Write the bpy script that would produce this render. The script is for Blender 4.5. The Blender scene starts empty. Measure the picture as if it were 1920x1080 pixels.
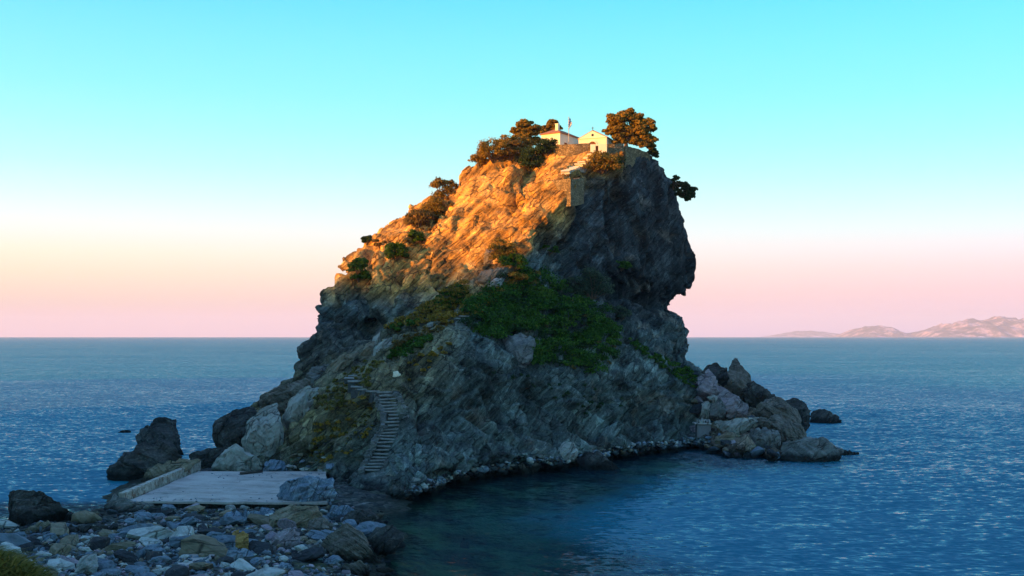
import bpy, bmesh, math, random
import numpy as np
from mathutils import Vector, Matrix
from mathutils.bvhtree import BVHTree

random.seed(7)
R = np.random.default_rng(11)
scene = bpy.context.scene
COL = scene.collection

# ------------------------------------------------------------------ camera
F = 2058.8            # focal length in photograph pixels (1920 wide)
CX, HY, CH = 960.0, 630.0, 15.0
cam_d = bpy.data.cameras.new('camera')
cam_d.sensor_width = 36.0
cam_d.lens = 36.0 * F / 1920.0
cam_d.shift_y = 90.0 / 1920.0
cam_d.clip_start = 0.5
cam_d.clip_end = 120000.0
cam = bpy.data.objects.new('camera', cam_d)
cam.location = (0, 0, CH)
cam.rotation_euler = (math.radians(90), 0, 0)
COL.objects.link(cam)
scene.camera = cam

# ------------------------------------------------------------------ light
SUN_EL = 6.5
SX, SY = -0.906, -0.423          # horizontal direction towards the sun
EXPO = 1.45
scene.view_settings.view_transform = 'Standard'
scene.view_settings.look = 'None'
scene.view_settings.exposure = EXPO
scene.view_settings.gamma = 1.0
scene.view_settings.use_curve_mapping = False

def lin(c):
    c = np.asarray(c, float) / 255.0
    return tuple(np.where(c <= 0.04045, c / 12.92, ((c + 0.055) / 1.055) ** 2.4))

world = bpy.data.worlds.new('World')
scene.world = world
world.use_nodes = True
wn, wl = world.node_tree.nodes, world.node_tree.links
wn.clear()
w_out = wn.new('ShaderNodeOutputWorld')
w_tc = wn.new('ShaderNodeTexCoord')
w_sep = wn.new('ShaderNodeSeparateXYZ')
wl.new(w_tc.outputs['Generated'], w_sep.inputs[0])
def ramp_node(stops):
    r = wn.new('ShaderNodeValToRGB')
    e = r.color_ramp.elements
    while len(e) > 1:
        e.remove(e[-1])
    for i, (row_z, c) in enumerate(stops):
        el = e[0] if i == 0 else e.new(row_z)
        el.position = row_z
        el.color = (*lin(c), 1)
    return r
def rz(row):
    t = (HY - row) / F
    return t / math.sqrt(1 + t * t)
zen = [(0.42, (104, 205, 250)), (0.62, (112, 176, 240)), (1.0, (112, 160, 230))]
rampL = ramp_node([(0.0, (255, 202, 208)), (rz(592), (255, 206, 202)), (rz(560), (255, 219, 196)), (rz(520), (255, 236, 203)), (rz(480), (255, 250, 222)),
                   (rz(440), (254, 254, 248)), (rz(410), (242, 255, 255)), (rz(375), (222, 255, 255)), (rz(320), (192, 254, 255)), (rz(250), (166, 252, 255)),
                   (rz(180), (143, 246, 255)), (rz(80), (122, 234, 255)), (rz(0), (100, 222, 255))] + zen)
rampR = ramp_node([(0.0, (214, 192, 232)), (rz(600), (228, 200, 228)), (rz(580), (244, 205, 226)), (rz(550), (255, 210, 221)), (rz(510), (255, 225, 231)),
                   (rz(475), (250, 240, 248)), (rz(445), (236, 250, 255)), (rz(400), (212, 254, 255)), (rz(340), (182, 253, 255)), (rz(280), (158, 250, 255)),
                   (rz(200), (132, 248, 255)), (rz(100), (110, 240, 255)), (rz(0), (86, 228, 255))] + zen)
for r in (rampL, rampR):
    wl.new(w_sep.outputs['Z'], r.inputs[0])
w_map = wn.new('ShaderNodeMapRange')
w_map.inputs[1].default_value = -0.45
w_map.inputs[2].default_value = 0.45
wl.new(w_sep.outputs['X'], w_map.inputs[0])
w_mix = wn.new('ShaderNodeMix'); w_mix.data_type = 'RGBA'
wl.new(w_map.outputs[0], w_mix.inputs[0])
wl.new(rampL.outputs[0], w_mix.inputs[6])
wl.new(rampR.outputs[0], w_mix.inputs[7])
bg1 = wn.new('ShaderNodeBackground')
bg1.inputs[1].default_value = 1.20 / 2 ** EXPO
wl.new(w_mix.outputs[2], bg1.inputs[0])
sky = wn.new('ShaderNodeTexSky')
sky.sky_type = 'NISHITA'
sky.sun_disc = False
sky.sun_elevation = math.radians(SUN_EL)
sky.sun_rotation = math.atan2(SX, SY)
bg2 = wn.new('ShaderNodeBackground')
bg2.inputs[1].default_value = 0.05
wl.new(sky.outputs[0], bg2.inputs[0])
w_add = wn.new('ShaderNodeMixShader')
w_add.inputs[0].default_value = 0.12
wl.new(bg1.outputs[0], w_add.inputs[1])
wl.new(bg2.outputs[0], w_add.inputs[2])
wl.new(w_add.outputs[0], w_out.inputs[0])

sun_d = bpy.data.lights.new('sun', 'SUN')
sun_d.energy = 5.0
sun_d.angle = math.radians(1.3)
sun_d.color = (1.0, 0.41, 0.05)
sun = bpy.data.objects.new('sun', sun_d)
ce = math.cos(math.radians(SUN_EL))
SUN = Vector((SX * ce, SY * ce, math.sin(math.radians(SUN_EL))))
sun.rotation_euler = SUN.to_track_quat('Z', 'Y').to_euler()
sun.location = (-200, -90, 120)
COL.objects.link(sun)

cy = scene.cycles
cy.max_bounces = 6
cy.diffuse_bounces = 3
cy.glossy_bounces = 3
cy.transmission_bounces = 3
cy.transparent_max_bounces = 8
cy.volume_bounces = 1
cy.use_denoising = True

# ------------------------------------------------------------------ helpers
def P(px, py, Y):
    return np.array([(px - CX) / F * Y, Y, CH + (HY - py) / F * Y])
def ground_pt(px, py, Z):
    Y = (CH - Z) * F / (py - HY)
    return np.array([(px - CX) / F * Y, Y, Z])

_perm = np.random.default_rng(3).permutation(256)
_perm = np.concatenate([_perm, _perm, _perm])
_g = np.random.default_rng(4).normal(size=(256, 3)); _g /= np.linalg.norm(_g, axis=1)[:, None]
def perlin(p):
    p = np.asarray(p, float)
    i = np.floor(p).astype(int); f = p - i
    u = f * f * f * (f * (f * 6 - 15) + 10)
    i &= 255
    out = 0
    for dx in (0, 1):
        wx = u[:, 0] if dx else 1 - u[:, 0]
        for dy in (0, 1):
            wy = u[:, 1] if dy else 1 - u[:, 1]
            for dz in (0, 1):
                wz = u[:, 2] if dz else 1 - u[:, 2]
                h = _perm[_perm[_perm[(i[:, 0] + dx) & 255] + ((i[:, 1] + dy) & 255)] + ((i[:, 2] + dz) & 255)]
                g = _g[h]
                out = out + wx * wy * wz * (g[:, 0] * (f[:, 0] - dx) + g[:, 1] * (f[:, 1] - dy) + g[:, 2] * (f[:, 2] - dz))
    return out * 1.5
def fbm(p, o=4, gain=0.5):
    s, a, q = 0, 1.0, np.asarray(p, float)
    for k in range(o):
        s = s + a * perlin(q); a *= gain; q = q * 2.03 + 17.3
    return s
def ridged(p, o=3):
    s, a, q = 0, 1.0, np.asarray(p, float)
    for k in range(o):
        s = s + a * (1 - 2 * np.abs(perlin(q))); a *= 0.5; q = q * 2.1 + 9.1
    return s
def worley(p, facet=False):
    p = np.asarray(p, float); i = np.floor(p).astype(int); f = p - i
    f1 = np.full(len(p), 9.0); f2 = np.full(len(p), 9.0); hid = np.zeros(len(p), int)
    D = np.zeros((len(p), 3))
    for dx in (-1, 0, 1):
        for dy in (-1, 0, 1):
            for dz in (-1, 0, 1):
                h = _perm[_perm[_perm[(i[:, 0] + dx) & 255] + ((i[:, 1] + dy) & 255)] + ((i[:, 2] + dz) & 255)]
                v = np.stack([f[:, 0] - dx - _perm[h + 1] / 255.0, f[:, 1] - dy - _perm[h + 2] / 255.0, f[:, 2] - dz - _perm[h + 3] / 255.0], 1)
                d = np.sqrt((v * v).sum(1))
                near = d < f1
                f2 = np.where(near, f1, np.minimum(f2, d)); hid = np.where(near, h, hid); f1 = np.where(near, d, f1)
                D = np.where(near[:, None], v, D)
    if facet:
        return f1, f2, hid / 255.0, (D * _g[_perm[hid + 7]]).sum(1)     # signed height of a tilted plane through each cell
    return f1, f2, hid / 255.0
def sstep(a, b, x):
    t = np.clip((x - a) / (b - a), 0, 1); return t * t * (3 - 2 * t)
def rbf(ctrl, c):
    ctrl = np.array(list({(round(p[0], 2), round(p[1], 2)): tuple(p) for p in ctrl}.values()), float)
    xy, v = ctrl[:, :2], ctrl[:, 2]
    n = len(xy)
    K = np.sqrt(((xy[:, None] - xy[None]) ** 2).sum(-1) + c * c)
    A = np.zeros((n + 3, n + 3)); A[:n, :n] = K
    A[:n, n] = 1; A[:n, n + 1:] = xy / 1000; A[n, :n] = 1; A[n + 1:, :n] = xy.T / 1000
    w = np.linalg.solve(A, np.concatenate([v, [0, 0, 0]]))
    def f(q):
        q = np.asarray(q, float); res = np.empty(len(q))
        for s in range(0, len(q), 20000):
            b = q[s:s + 20000]
            k = np.sqrt(((b[:, None] - xy[None]) ** 2).sum(-1) + c * c)
            res[s:s + 20000] = k @ w[:n] + w[n] + (b / 1000) @ w[n + 1:]
        return res
    return f

def mesh_np(name, V, faces, mat=None, smooth=False):
    me = bpy.data.meshes.new(name)
    V = np.asarray(V, np.float32); faces = np.asarray(faces, np.int32)
    k = faces.shape[1]
    me.vertices.add(len(V)); me.vertices.foreach_set('co', V.ravel())
    me.loops.add(faces.size); me.loops.foreach_set('vertex_index', faces.ravel())
    me.polygons.add(len(faces))
    me.polygons.foreach_set('loop_start', np.arange(0, faces.size, k, dtype=np.int32))
    me.polygons.foreach_set('loop_total', np.full(len(faces), k, np.int32))
    if smooth:
        me.polygons.foreach_set('use_smooth', np.ones(len(faces), bool))
    me.update(calc_edges=True)
    if mat: me.materials.append(mat)
    return me
def attr_color(me, name, C):
    a = me.attributes.new(name, 'FLOAT_COLOR', 'POINT')
    C = np.asarray(C, np.float32)
    if C.shape[1] == 3: C = np.concatenate([C, np.ones((len(C), 1), np.float32)], 1)
    a.data.foreach_set('color', C.ravel())
def attr_float(me, name, v):
    a = me.attributes.new(name, 'FLOAT', 'POINT')
    a.data.foreach_set('value', np.asarray(v, np.float32))

def link(name, me, parent=None, loc=None):
    o = bpy.data.objects.new(name, me)
    COL.objects.link(o)
    if loc is not None: o.location = loc
    if parent is not None: o.parent = parent
    return o
def tag(o, label, cat, group=None):
    o['label'] = label; o['category'] = cat
    if group: o['group'] = group
    return o
def thing(name, label, cat, loc, group=None, rz=0.0):
    o = bpy.data.objects.new(name, None)
    o.empty_display_size = 0.3
    COL.objects.link(o)
    o.location = loc; o.rotation_euler = (0, 0, rz)
    return tag(o, label, cat, group)
def structure(o):
    o['kind'] = 'structure'; return o
def stuff(o):
    o['kind'] = 'stuff'; return o

def grid_faces(nr, nc):
    a = np.arange(nr * nc).reshape(nr, nc)
    return np.stack([a[:-1, :-1], a[:-1, 1:], a[1:, 1:], a[1:, :-1]], -1).reshape(-1, 4)

def bm_box(bm, c, s, rot=None):
    """box centre c, full size s"""
    M = Matrix.Translation(c) @ ((rot or Matrix.Identity(3)).to_4x4()) @ Matrix.Diagonal((s[0], s[1], s[2], 1))
    return bmesh.ops.create_cube(bm, size=1.0, matrix=M)['verts']
def bm_prism(bm, pts, z0, z1):
    lo = [bm.verts.new((p[0], p[1], z0)) for p in pts]
    hi = [bm.verts.new((p[0], p[1], z1)) for p in pts]
    n = len(pts)
    bm.faces.new(lo[::-1]); bm.faces.new(hi)
    for i in range(n):
        bm.faces.new((lo[i], lo[(i + 1) % n], hi[(i + 1) % n], hi[i]))
def bm_tube(bm, pts, rads, seg=8, cap=True):
    rings = []
    for i, p in enumerate(pts):
        p = Vector(p)
        d = (Vector(pts[min(i + 1, len(pts) - 1)]) - Vector(pts[max(i - 1, 0)])).normalized()
        q = d.to_track_quat('Z', 'Y')
        rings.append([bm.verts.new(p + q @ Vector((rads[i] * math.cos(2 * math.pi * k / seg), rads[i] * math.sin(2 * math.pi * k / seg), 0))) for k in range(seg)])
    for a, b in zip(rings, rings[1:]):
        for k in range(seg):
            bm.faces.new((a[k], a[(k + 1) % seg], b[(k + 1) % seg], b[k]))
    if cap:
        bm.faces.new(rings[0][::-1]); bm.faces.new(rings[-1])
def bm_mesh(name, bm, mat, smooth=False):
    bmesh.ops.recalc_face_normals(bm, faces=bm.faces[:])
    me = bpy.data.meshes.new(name); bm.to_mesh(me); bm.free()
    me.materials.append(mat)
    if smooth:
        for p in me.polygons: p.use_smooth = True
    return me

# ------------------------------------------------------------------ materials
class NT:
    def __init__(s, name):
        s.m = bpy.data.materials.new(name); s.m.use_nodes = True
        s.n, s.l = s.m.node_tree.nodes, s.m.node_tree.links
        s.n.clear()
        s.out = s.n.new('ShaderNodeOutputMaterial')
    def add(s, t, **kw):
        x = s.n.new('ShaderNode' + t)
        for k, v in kw.items():
            if k.startswith('i_'):
                x.inputs[k[2:].replace('_', ' ')].default_value = v
            else: setattr(x, k, v)
        return x
    def link(s, a, b): s.l.new(a, b)
    def noise(s, vec, scale, detail=4, rough=0.55, dist=0.0):
        x = s.add('TexNoise'); x.inputs['Scale'].default_value = scale; x.inputs['Detail'].default_value = detail
        x.inputs['Roughness'].default_value = rough; x.inputs['Distortion'].default_value = dist
        if vec: s.link(vec, x.inputs['Vector'])
        return x.outputs['Fac']
    def mapping(s, vec, scale=(1, 1, 1), rot=(0, 0, 0)):
        if any(rot):
            r = s.add('Mapping'); r.inputs['Rotation'].default_value = rot; s.link(vec, r.inputs['Vector']); vec = r.outputs[0]
        x = s.add('Mapping'); x.inputs['Scale'].default_value = scale
        s.link(vec, x.inputs['Vector']); return x.outputs[0]
    def ramp(s, fac, stops):
        r = s.add('ValToRGB'); e = r.color_ramp.elements
        while len(e) > 1: e.remove(e[-1])
        for i, (p, c) in enumerate(stops):
            el = e[0] if i == 0 else e.new(p)
            el.position = p; el.color = (*c, 1) if len(c) == 3 else c
        s.link(fac, r.inputs[0]); return r.outputs[0]
    def mix(s, fac, a, b, mode='MIX'):
        x = s.add('Mix', data_type='RGBA', blend_type=mode)
        for v, i in ((fac, 0), (a, 6), (b, 7)):
            if hasattr(v, 'links') or hasattr(v, 'is_output'): s.link(v, x.inputs[i])
            else: x.inputs[i].default_value = v if i == 0 else (*v, 1)
        return x.outputs[2]
    def math(s, op, a, b=None, clamp=False):
        x = s.add('Math', operation=op, use_clamp=clamp)
        for v, i in ((a, 0), (b, 1)):
            if v is None: continue
            if hasattr(v, 'is_output'): s.link(v, x.inputs[i])
            else: x.inputs[i].default_value = v
        return x.outputs[0]
    def bump(s, h, dist, strength=1.0, nrm=None):
        b = s.add('Bump'); b.inputs['Distance'].default_value = dist; b.inputs['Strength'].default_value = strength
        s.link(h, b.inputs['Height'])
        if nrm: s.link(nrm, b.inputs['Normal'])
        return b.outputs[0]
    def principled(s, col, rough=0.9, nrm=None, spec=0.25):
        p = s.add('BsdfPrincipled'); p.inputs['Roughness'].default_value = rough
        p.inputs['Specular IOR Level'].default_value = spec
        if hasattr(col, 'is_output'): s.link(col, p.inputs['Base Color'])
        else: p.inputs['Base Color'].default_value = (*col, 1)
        if nrm: s.link(nrm, p.inputs['Normal'])
        s.link(p.outputs[0], s.out.inputs['Surface'])
        return p

def rock_material(name, stops, strata_rot=(0.5, 0.3, 0.2), fine=1.0, wet=True, random_hue=False, use_tint=False, bump=0.12):
    t = NT(name)
    geo = t.add('NewGeometry'); tc = t.add('TexCoord')
    pos = geo.outputs['Position'] if use_tint else tc.outputs['Object']
    st = t.mapping(pos, (0.16 * fine, 0.16 * fine, 3.4 * fine), strata_rot)
    sf = t.mapping(pos, (0.42 * fine, 0.42 * fine, 1.25 * fine), strata_rot)
    n1 = t.noise(st, 1.0, 5, 0.68, 0.0)
    n2 = t.noise(pos, 0.35 * fine, 5, 0.62)
    n3 = t.noise(pos, 5.0 * fine, 4, 0.7)
    vo = t.add('TexVoronoi'); vo.inputs['Scale'].default_value = 1.0; t.link(sf, vo.inputs['Vector'])
    vbw = t.add('RGBToBW'); t.link(vo.outputs['Color'], vbw.inputs[0])
    ve = t.add('TexVoronoi', feature='DISTANCE_TO_EDGE'); ve.inputs['Scale'].default_value = 1.0
    vm = t.add('VectorMath', operation='ADD'); t.link(sf, vm.inputs[0])
    vn = t.add('TexNoise'); vn.inputs['Scale'].default_value = 1.1 * fine; t.link(pos, vn.inputs['Vector'])
    vk = t.add('VectorMath', operation='SCALE'); t.link(vn.outputs['Color'], vk.inputs[0]); vk.inputs['Scale'].default_value = 0.35
    t.link(vk.outputs[0], vm.inputs[1]); t.link(vm.outputs[0], ve.inputs['Vector']); t.link(vm.outputs[0], vo.inputs['Vector'])
    f = t.math('ADD', t.math('ADD', t.math('MULTIPLY', n1, 0.36), t.math('MULTIPLY', t.math('SUBTRACT', vbw.outputs[0], 0.5), 0.12)), t.math('ADD', t.math('MULTIPLY', n2, 0.36), t.math('MULTIPLY', n3, 0.28)))
    if random_hue:
        oi = t.add('ObjectInfo')
        f = t.math('ADD', f, t.math('MULTIPLY', t.math('SUBTRACT', oi.outputs['Random'], 0.5), 0.12))
    col = t.ramp(f, stops)
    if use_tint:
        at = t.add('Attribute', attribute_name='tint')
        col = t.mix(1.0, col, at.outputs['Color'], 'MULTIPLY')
    # pale lichen flecks and dark cracks
    n4 = t.noise(pos, 1.6 * fine, 6, 0.7)
    col = t.mix(t.ramp(n4, [(0.60, (0, 0, 0)), (0.72, (0.5, 0.5, 0.5))]), col, (0.30, 0.29, 0.27))
    thin = t.ramp(t.noise(st, 2.3, 4, 0.7), [(0.34, (1, 1, 1)), (0.40, (0, 0, 0))])
    frac = t.ramp(ve.outputs['Distance'], [(0.012, (1, 1, 1)), (0.05, (0, 0, 0))])
    gate_ = t.ramp(t.noise(pos, 0.5 * fine, 2, 0.5), [(0.42, (0, 0, 0)), (0.55, (1, 1, 1))])
    crack = t.math('MAXIMUM', t.math('MULTIPLY', thin, 0.8), t.math('MULTIPLY', frac, gate_))
    col = t.mix(t.math('MULTIPLY', crack, 0.72), col, (0.012, 0.012, 0.014))
    rough = 0.92
    if wet:
        sep = t.add('SeparateXYZ'); t.link(geo.outputs['Position'], sep.inputs[0])
        wz = t.math('ADD', sep.outputs[2], t.math('MULTIPLY', t.math('SUBTRACT', n2, 0.5), 1.6))
        wf = t.ramp(t.math('MULTIPLY', wz, 0.5), [(0.25, (1, 1, 1)), (0.55, (0, 0, 0))])
        col = t.mix(t.math('MULTIPLY', wf, 0.88), col, (0.008, 0.009, 0.010))
    h = t.math('ADD', t.math('MULTIPLY', n1, 1.0), t.math('MULTIPLY', n3, 0.35))
    h = t.math('SUBTRACT', h, t.math('MULTIPLY', crack, 0.4))
    nrm = t.bump(t.math('ADD', h, t.math('MULTIPLY', vbw.outputs[0], 0.35)), bump / fine * 2.2, 0.9)
    t.principled(col, rough, nrm, 0.15)
    return t.m

M = {}
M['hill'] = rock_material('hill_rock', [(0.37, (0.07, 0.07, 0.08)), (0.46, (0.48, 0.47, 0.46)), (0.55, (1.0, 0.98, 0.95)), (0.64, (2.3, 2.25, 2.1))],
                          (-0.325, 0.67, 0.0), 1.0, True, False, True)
M['pale_rock'] = rock_material('pale_rock', [(0.35, (0.16, 0.16, 0.155)), (0.5, (0.33, 0.33, 0.315)), (0.65, (0.48, 0.47, 0.44))], (0.9, 0.6, 0.2), 1.0)
M['tan_rock'] = rock_material('tan_rock', [(0.35, (0.10, 0.085, 0.06)), (0.5, (0.23, 0.19, 0.14)), (0.65, (0.36, 0.31, 0.24))], (0.3, 0.6, 0.2), 1.0)
M['dark_rock'] = rock_material('dark_rock', [(0.35, (0.018, 0.018, 0.02)), (0.5, (0.06, 0.058, 0.058)), (0.65, (0.16, 0.155, 0.15))], (0.9, 0.5, 0.1), 1.0)
M['grey_rock'] = rock_material('grey_rock', [(0.35, (0.06, 0.06, 0.065)), (0.5, (0.17, 0.17, 0.17)), (0.65, (0.32, 0.315, 0.30))], (0.4, 0.5, 0.2), 1.0)
M['blue_rock'] = rock_material('banded_blue_rock', [(0.35, (0.05, 0.075, 0.12)), (0.47, (0.15, 0.20, 0.28)), (0.6, (0.34, 0.40, 0.48))], (0.2, 1.1, 0.3), 1.2)
M['lavender_rock'] = rock_material('lavender_rock', [(0.35, (0.14, 0.11, 0.13)), (0.5, (0.30, 0.25, 0.28)), (0.65, (0.46, 0.41, 0.43))], (0.7, 0.4, 0.3), 1.4)
M['ochre_rock'] = rock_material('ochre_rock', [(0.35, (0.16, 0.09, 0.03)), (0.5, (0.36, 0.21, 0.07)), (0.65, (0.46, 0.30, 0.13))], (0.3, 0.2, 0.3), 1.6)
M['brown_rock'] = rock_material('brown_rock', [(0.35, (0.035, 0.03, 0.026)), (0.5, (0.14, 0.12, 0.105)), (0.65, (0.30, 0.265, 0.235))], (0.5, -0.5, 0.2), 1.0)
for k, c in (('bluegrey', (0.14, 0.18, 0.23)), ('pale', (0.42, 0.43, 0.42)), ('tan', (0.20, 0.165, 0.12)), ('dark', (0.04, 0.042, 0.05)), ('lavender', (0.25, 0.21, 0.25))):
    c = np.array(c)
    M['stone_' + k] = rock_material('stone_' + k, [(0.33, tuple(c * 0.45)), (0.5, tuple(c)), (0.67, tuple(np.minimum(c * 1.6, 0.5)))], (0.6, 0.4, 0.3), 2.0, True, True, bump=0.06)

def leaf_material(name, c0, c1, c2):
    t = NT(name)
    at = t.add('Attribute', attribute_name='leaf')
    col = t.ramp(at.outputs['Fac'], [(0.0, c0), (0.5, c1), (1.0, c2)])
    p = t.principled(col, 0.75, None, 0.2)
    d = t.add('BsdfTranslucent'); t.link(col, d.inputs[0])
    mx = t.add('MixShader'); mx.inputs[0].default_value = 0.36
    t.link(p.outputs[0], mx.inputs[1]); t.link(d.outputs[0], mx.inputs[2]); t.link(mx.outputs[0], t.out.inputs[0])
    return t.m
M['leaf_green'] = leaf_material('green_leaf', (0.010, 0.034, 0.004), (0.040, 0.105, 0.010), (0.11, 0.20, 0.02))
M['leaf_dark'] = leaf_material('dark_leaf', (0.010, 0.024, 0.008), (0.025, 0.055, 0.015), (0.055, 0.09, 0.03))
M['leaf_pine'] = leaf_material('sun_tinted_pine_leaf', (0.08, 0.055, 0.010), (0.26, 0.165, 0.022), (0.44, 0.265, 0.04))  # orange of the low sun is put into the leaf colour
M['leaf_brown'] = leaf_material('dry_leaf', (0.07, 0.045, 0.012), (0.16, 0.105, 0.025), (0.26, 0.17, 0.045))
M['leaf_grey'] = leaf_material('sage_leaf', (0.025, 0.04, 0.025), (0.06, 0.085, 0.05), (0.11, 0.14, 0.085))
M['leaf_grass'] = leaf_material('grass_blade', (0.06, 0.06, 0.014), (0.14, 0.12, 0.026), (0.25, 0.19, 0.05))

def simple_mat(name, c, var=0.25, scale=3.0, rough=0.85, bump=0.02):
    t = NT(name); tc = t.add('TexCoord'); geo = t.add('NewGeometry')
    n = t.noise(geo.outputs['Position'], scale, 6, 0.65)
    c = np.array(c)
    col = t.ramp(n, [(0.3, tuple(c * (1 - var))), (0.7, tuple(np.minimum(c * (1 + var), 0.9)))])
    t.principled(col, rough, t.bump(n, bump), 0.25)
    return t.m
M['white'] = simple_mat('whitewash', (0.74, 0.70, 0.56), 0.06, 1.2)
M['rooftile'] = simple_mat('roof_tile', (0.36, 0.15, 0.08), 0.3, 4.0)
M['door'] = simple_mat('door_wood', (0.16, 0.055, 0.025), 0.25, 3.0)
M['glass_dark'] = simple_mat('dark_glass', (0.03, 0.035, 0.04), 0.2, 3.0, 0.25)
M['bark'] = simple_mat('bark', (0.13, 0.085, 0.055), 0.4, 5.0)
M['metal'] = simple_mat('painted_metal', (0.45, 0.42, 0.40), 0.1, 5.0, 0.4)
M['iron'] = simple_mat('dark_iron', (0.05, 0.05, 0.055), 0.2, 5.0, 0.5)
M['step'] = simple_mat('step_concrete', (0.20, 0.20, 0.195), 0.35, 2.5)
M['riser'] = simple_mat('shaded_riser', (0.075, 0.08, 0.085), 0.4, 3.0)  # darker than the treads: shade on the upright faces is put into the colour
M['palestep'] = simple_mat('whitewashed_step', (0.62, 0.58, 0.48), 0.2, 2.0)
M['hutwall'] = simple_mat('hut_plaster', (0.17, 0.165, 0.18), 0.15, 3.0)
M['wood'] = simple_mat('driftwood', (0.05, 0.04, 0.035), 0.3, 5.0)

def concrete():
    t = NT('weathered_concrete'); geo = t.add('NewGeometry'); pos = geo.outputs['Position']
    n = t.noise(pos, 0.25, 5, 0.6)
    st = t.noise(t.mapping(pos, (0.25, 0.6, 1), (0, 0, 0.35)), 0.9, 6, 0.65, 0.8)
    f = t.noise(pos, 9, 3, 0.6)
    col = t.ramp(t.math('ADD', t.math('MULTIPLY', n, 0.45), t.math('ADD', t.math('MULTIPLY', st, 0.4), t.math('MULTIPLY', f, 0.15))),
                 [(0.36, (0.18, 0.16, 0.155)), (0.46, (0.34, 0.30, 0.29)), (0.6, (0.45, 0.40, 0.385))])
    patch = t.ramp(t.noise(t.mapping(pos, (0.3, 0.8, 1), (0, 0, 0.3)), 0.8, 5, 0.6), [(0.60, (0, 0, 0)), (0.68, (0.55, 0.55, 0.55))])
    col = t.mix(patch, col, (0.10, 0.10, 0.105))
    blot = t.ramp(t.noise(pos, 0.7, 6, 0.7), [(0.56, (0, 0, 0)), (0.66, (0.6, 0.6, 0.6))])
    col = t.mix(blot, col, (0.16, 0.15, 0.14))
    t.principled(col, 0.9, t.bump(f, 0.02), 0.2)
    return t.m
M['concrete'] = concrete()
def rusty():
    t = NT('rust_stained_concrete'); geo = t.add('NewGeometry'); pos = geo.outputs['Position']
    n = t.noise(pos, 1.3, 5, 0.65)
    col = t.ramp(t.noise(pos, 2.5, 5, 0.6), [(0.35, (0.22, 0.20, 0.18)), (0.65, (0.52, 0.48, 0.44))])
    col = t.mix(t.ramp(n, [(0.52, (0, 0, 0)), (0.62, (0.85, 0.85, 0.85))]), col, (0.14, 0.05, 0.02))
    t.principled(col, 0.9, t.bump(n, 0.1), 0.2)
    return t.m
M['rusty'] = rusty()
def masonry():
    t = NT('rubble_masonry'); geo = t.add('NewGeometry'); pos = geo.outputs['Position']
    v = t.add('TexVoronoi', feature='DISTANCE_TO_EDGE'); v.inputs['Scale'].default_value = 1.0
    v2 = t.add('TexVoronoi'); v2.inputs['Scale'].default_value = 1.0
    mp = t.mapping(pos, (3.2, 3.2, 5.5))
    t.link(mp, v.inputs['Vector']); t.link(mp, v2.inputs['Vector'])
    bw = t.add('RGBToBW'); t.link(v2.outputs['Color'], bw.inputs[0])
    col = t.ramp(bw.outputs[0], [(0.2, (0.15, 0.11, 0.06)), (0.5, (0.26, 0.19, 0.10)), (0.8, (0.36, 0.27, 0.155))])
    e = t.ramp(v.outputs['Distance'], [(0.02, (0, 0, 0)), (0.10, (1, 1, 1))])
    col = t.mix(e, (0.12, 0.09, 0.06), col)
    t.principled(col, 0.9, t.bump(e, 0.06), 0.15)
    return t.m
M['masonry'] = masonry()
def shingle():
    t = NT('shingle_ground'); geo = t.add('NewGeometry'); pos = geo.outputs['Position']
    v = t.add('TexVoronoi'); v.inputs['Scale'].default_value = 2.6; t.link(pos, v.inputs['Vector'])
    bw = t.add('RGBToBW'); t.link(v.outputs['Color'], bw.inputs[0])
    n = t.noise(pos, 0.3, 5, 0.6)
    col = t.ramp(bw.outputs[0], [(0.2, (0.015, 0.018, 0.022)), (0.5, (0.04, 0.045, 0.05)), (0.75, (0.08, 0.08, 0.075)), (0.95, (0.16, 0.16, 0.16))])
    col = t.mix(t.ramp(n, [(0.55, (0, 0, 0)), (0.68, (0.7, 0.7, 0.7))]), col, (0.05, 0.07, 0.02))
    sep = t.add('SeparateXYZ'); t.link(pos, sep.inputs[0])
    wz = t.math('ADD', sep.outputs[2], t.math('MULTIPLY', t.math('SUBTRACT', n, 0.5), 0.8))
    wf = t.ramp(wz, [(0.15, (1, 1, 1)), (0.6, (0, 0, 0))])
    col = t.mix(t.math('MULTIPLY', wf, 0.85), col, (0.018, 0.022, 0.016))
    uw = t.ramp(t.math('MULTIPLY', sep.outputs[2], -1.0), [(0.1, (0, 0, 0)), (0.6, (1, 1, 1))])
    bed = t.ramp(t.noise(pos, 0.22, 5, 0.65), [(0.42, (0.02, 0.032, 0.026)), (0.58, (0.17, 0.23, 0.14))])
    col = t.mix(uw, col, bed)
    hl = t.math('GREATER_THAN', sep.outputs[2], 8.0)
    col = t.mix(hl, col, (0.05, 0.06, 0.02))
    t.principled(col, 0.95, t.bump(v.outputs['Distance'], -0.2), 0.15)
    return t.m
M['shingle'] = shingle()

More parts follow.
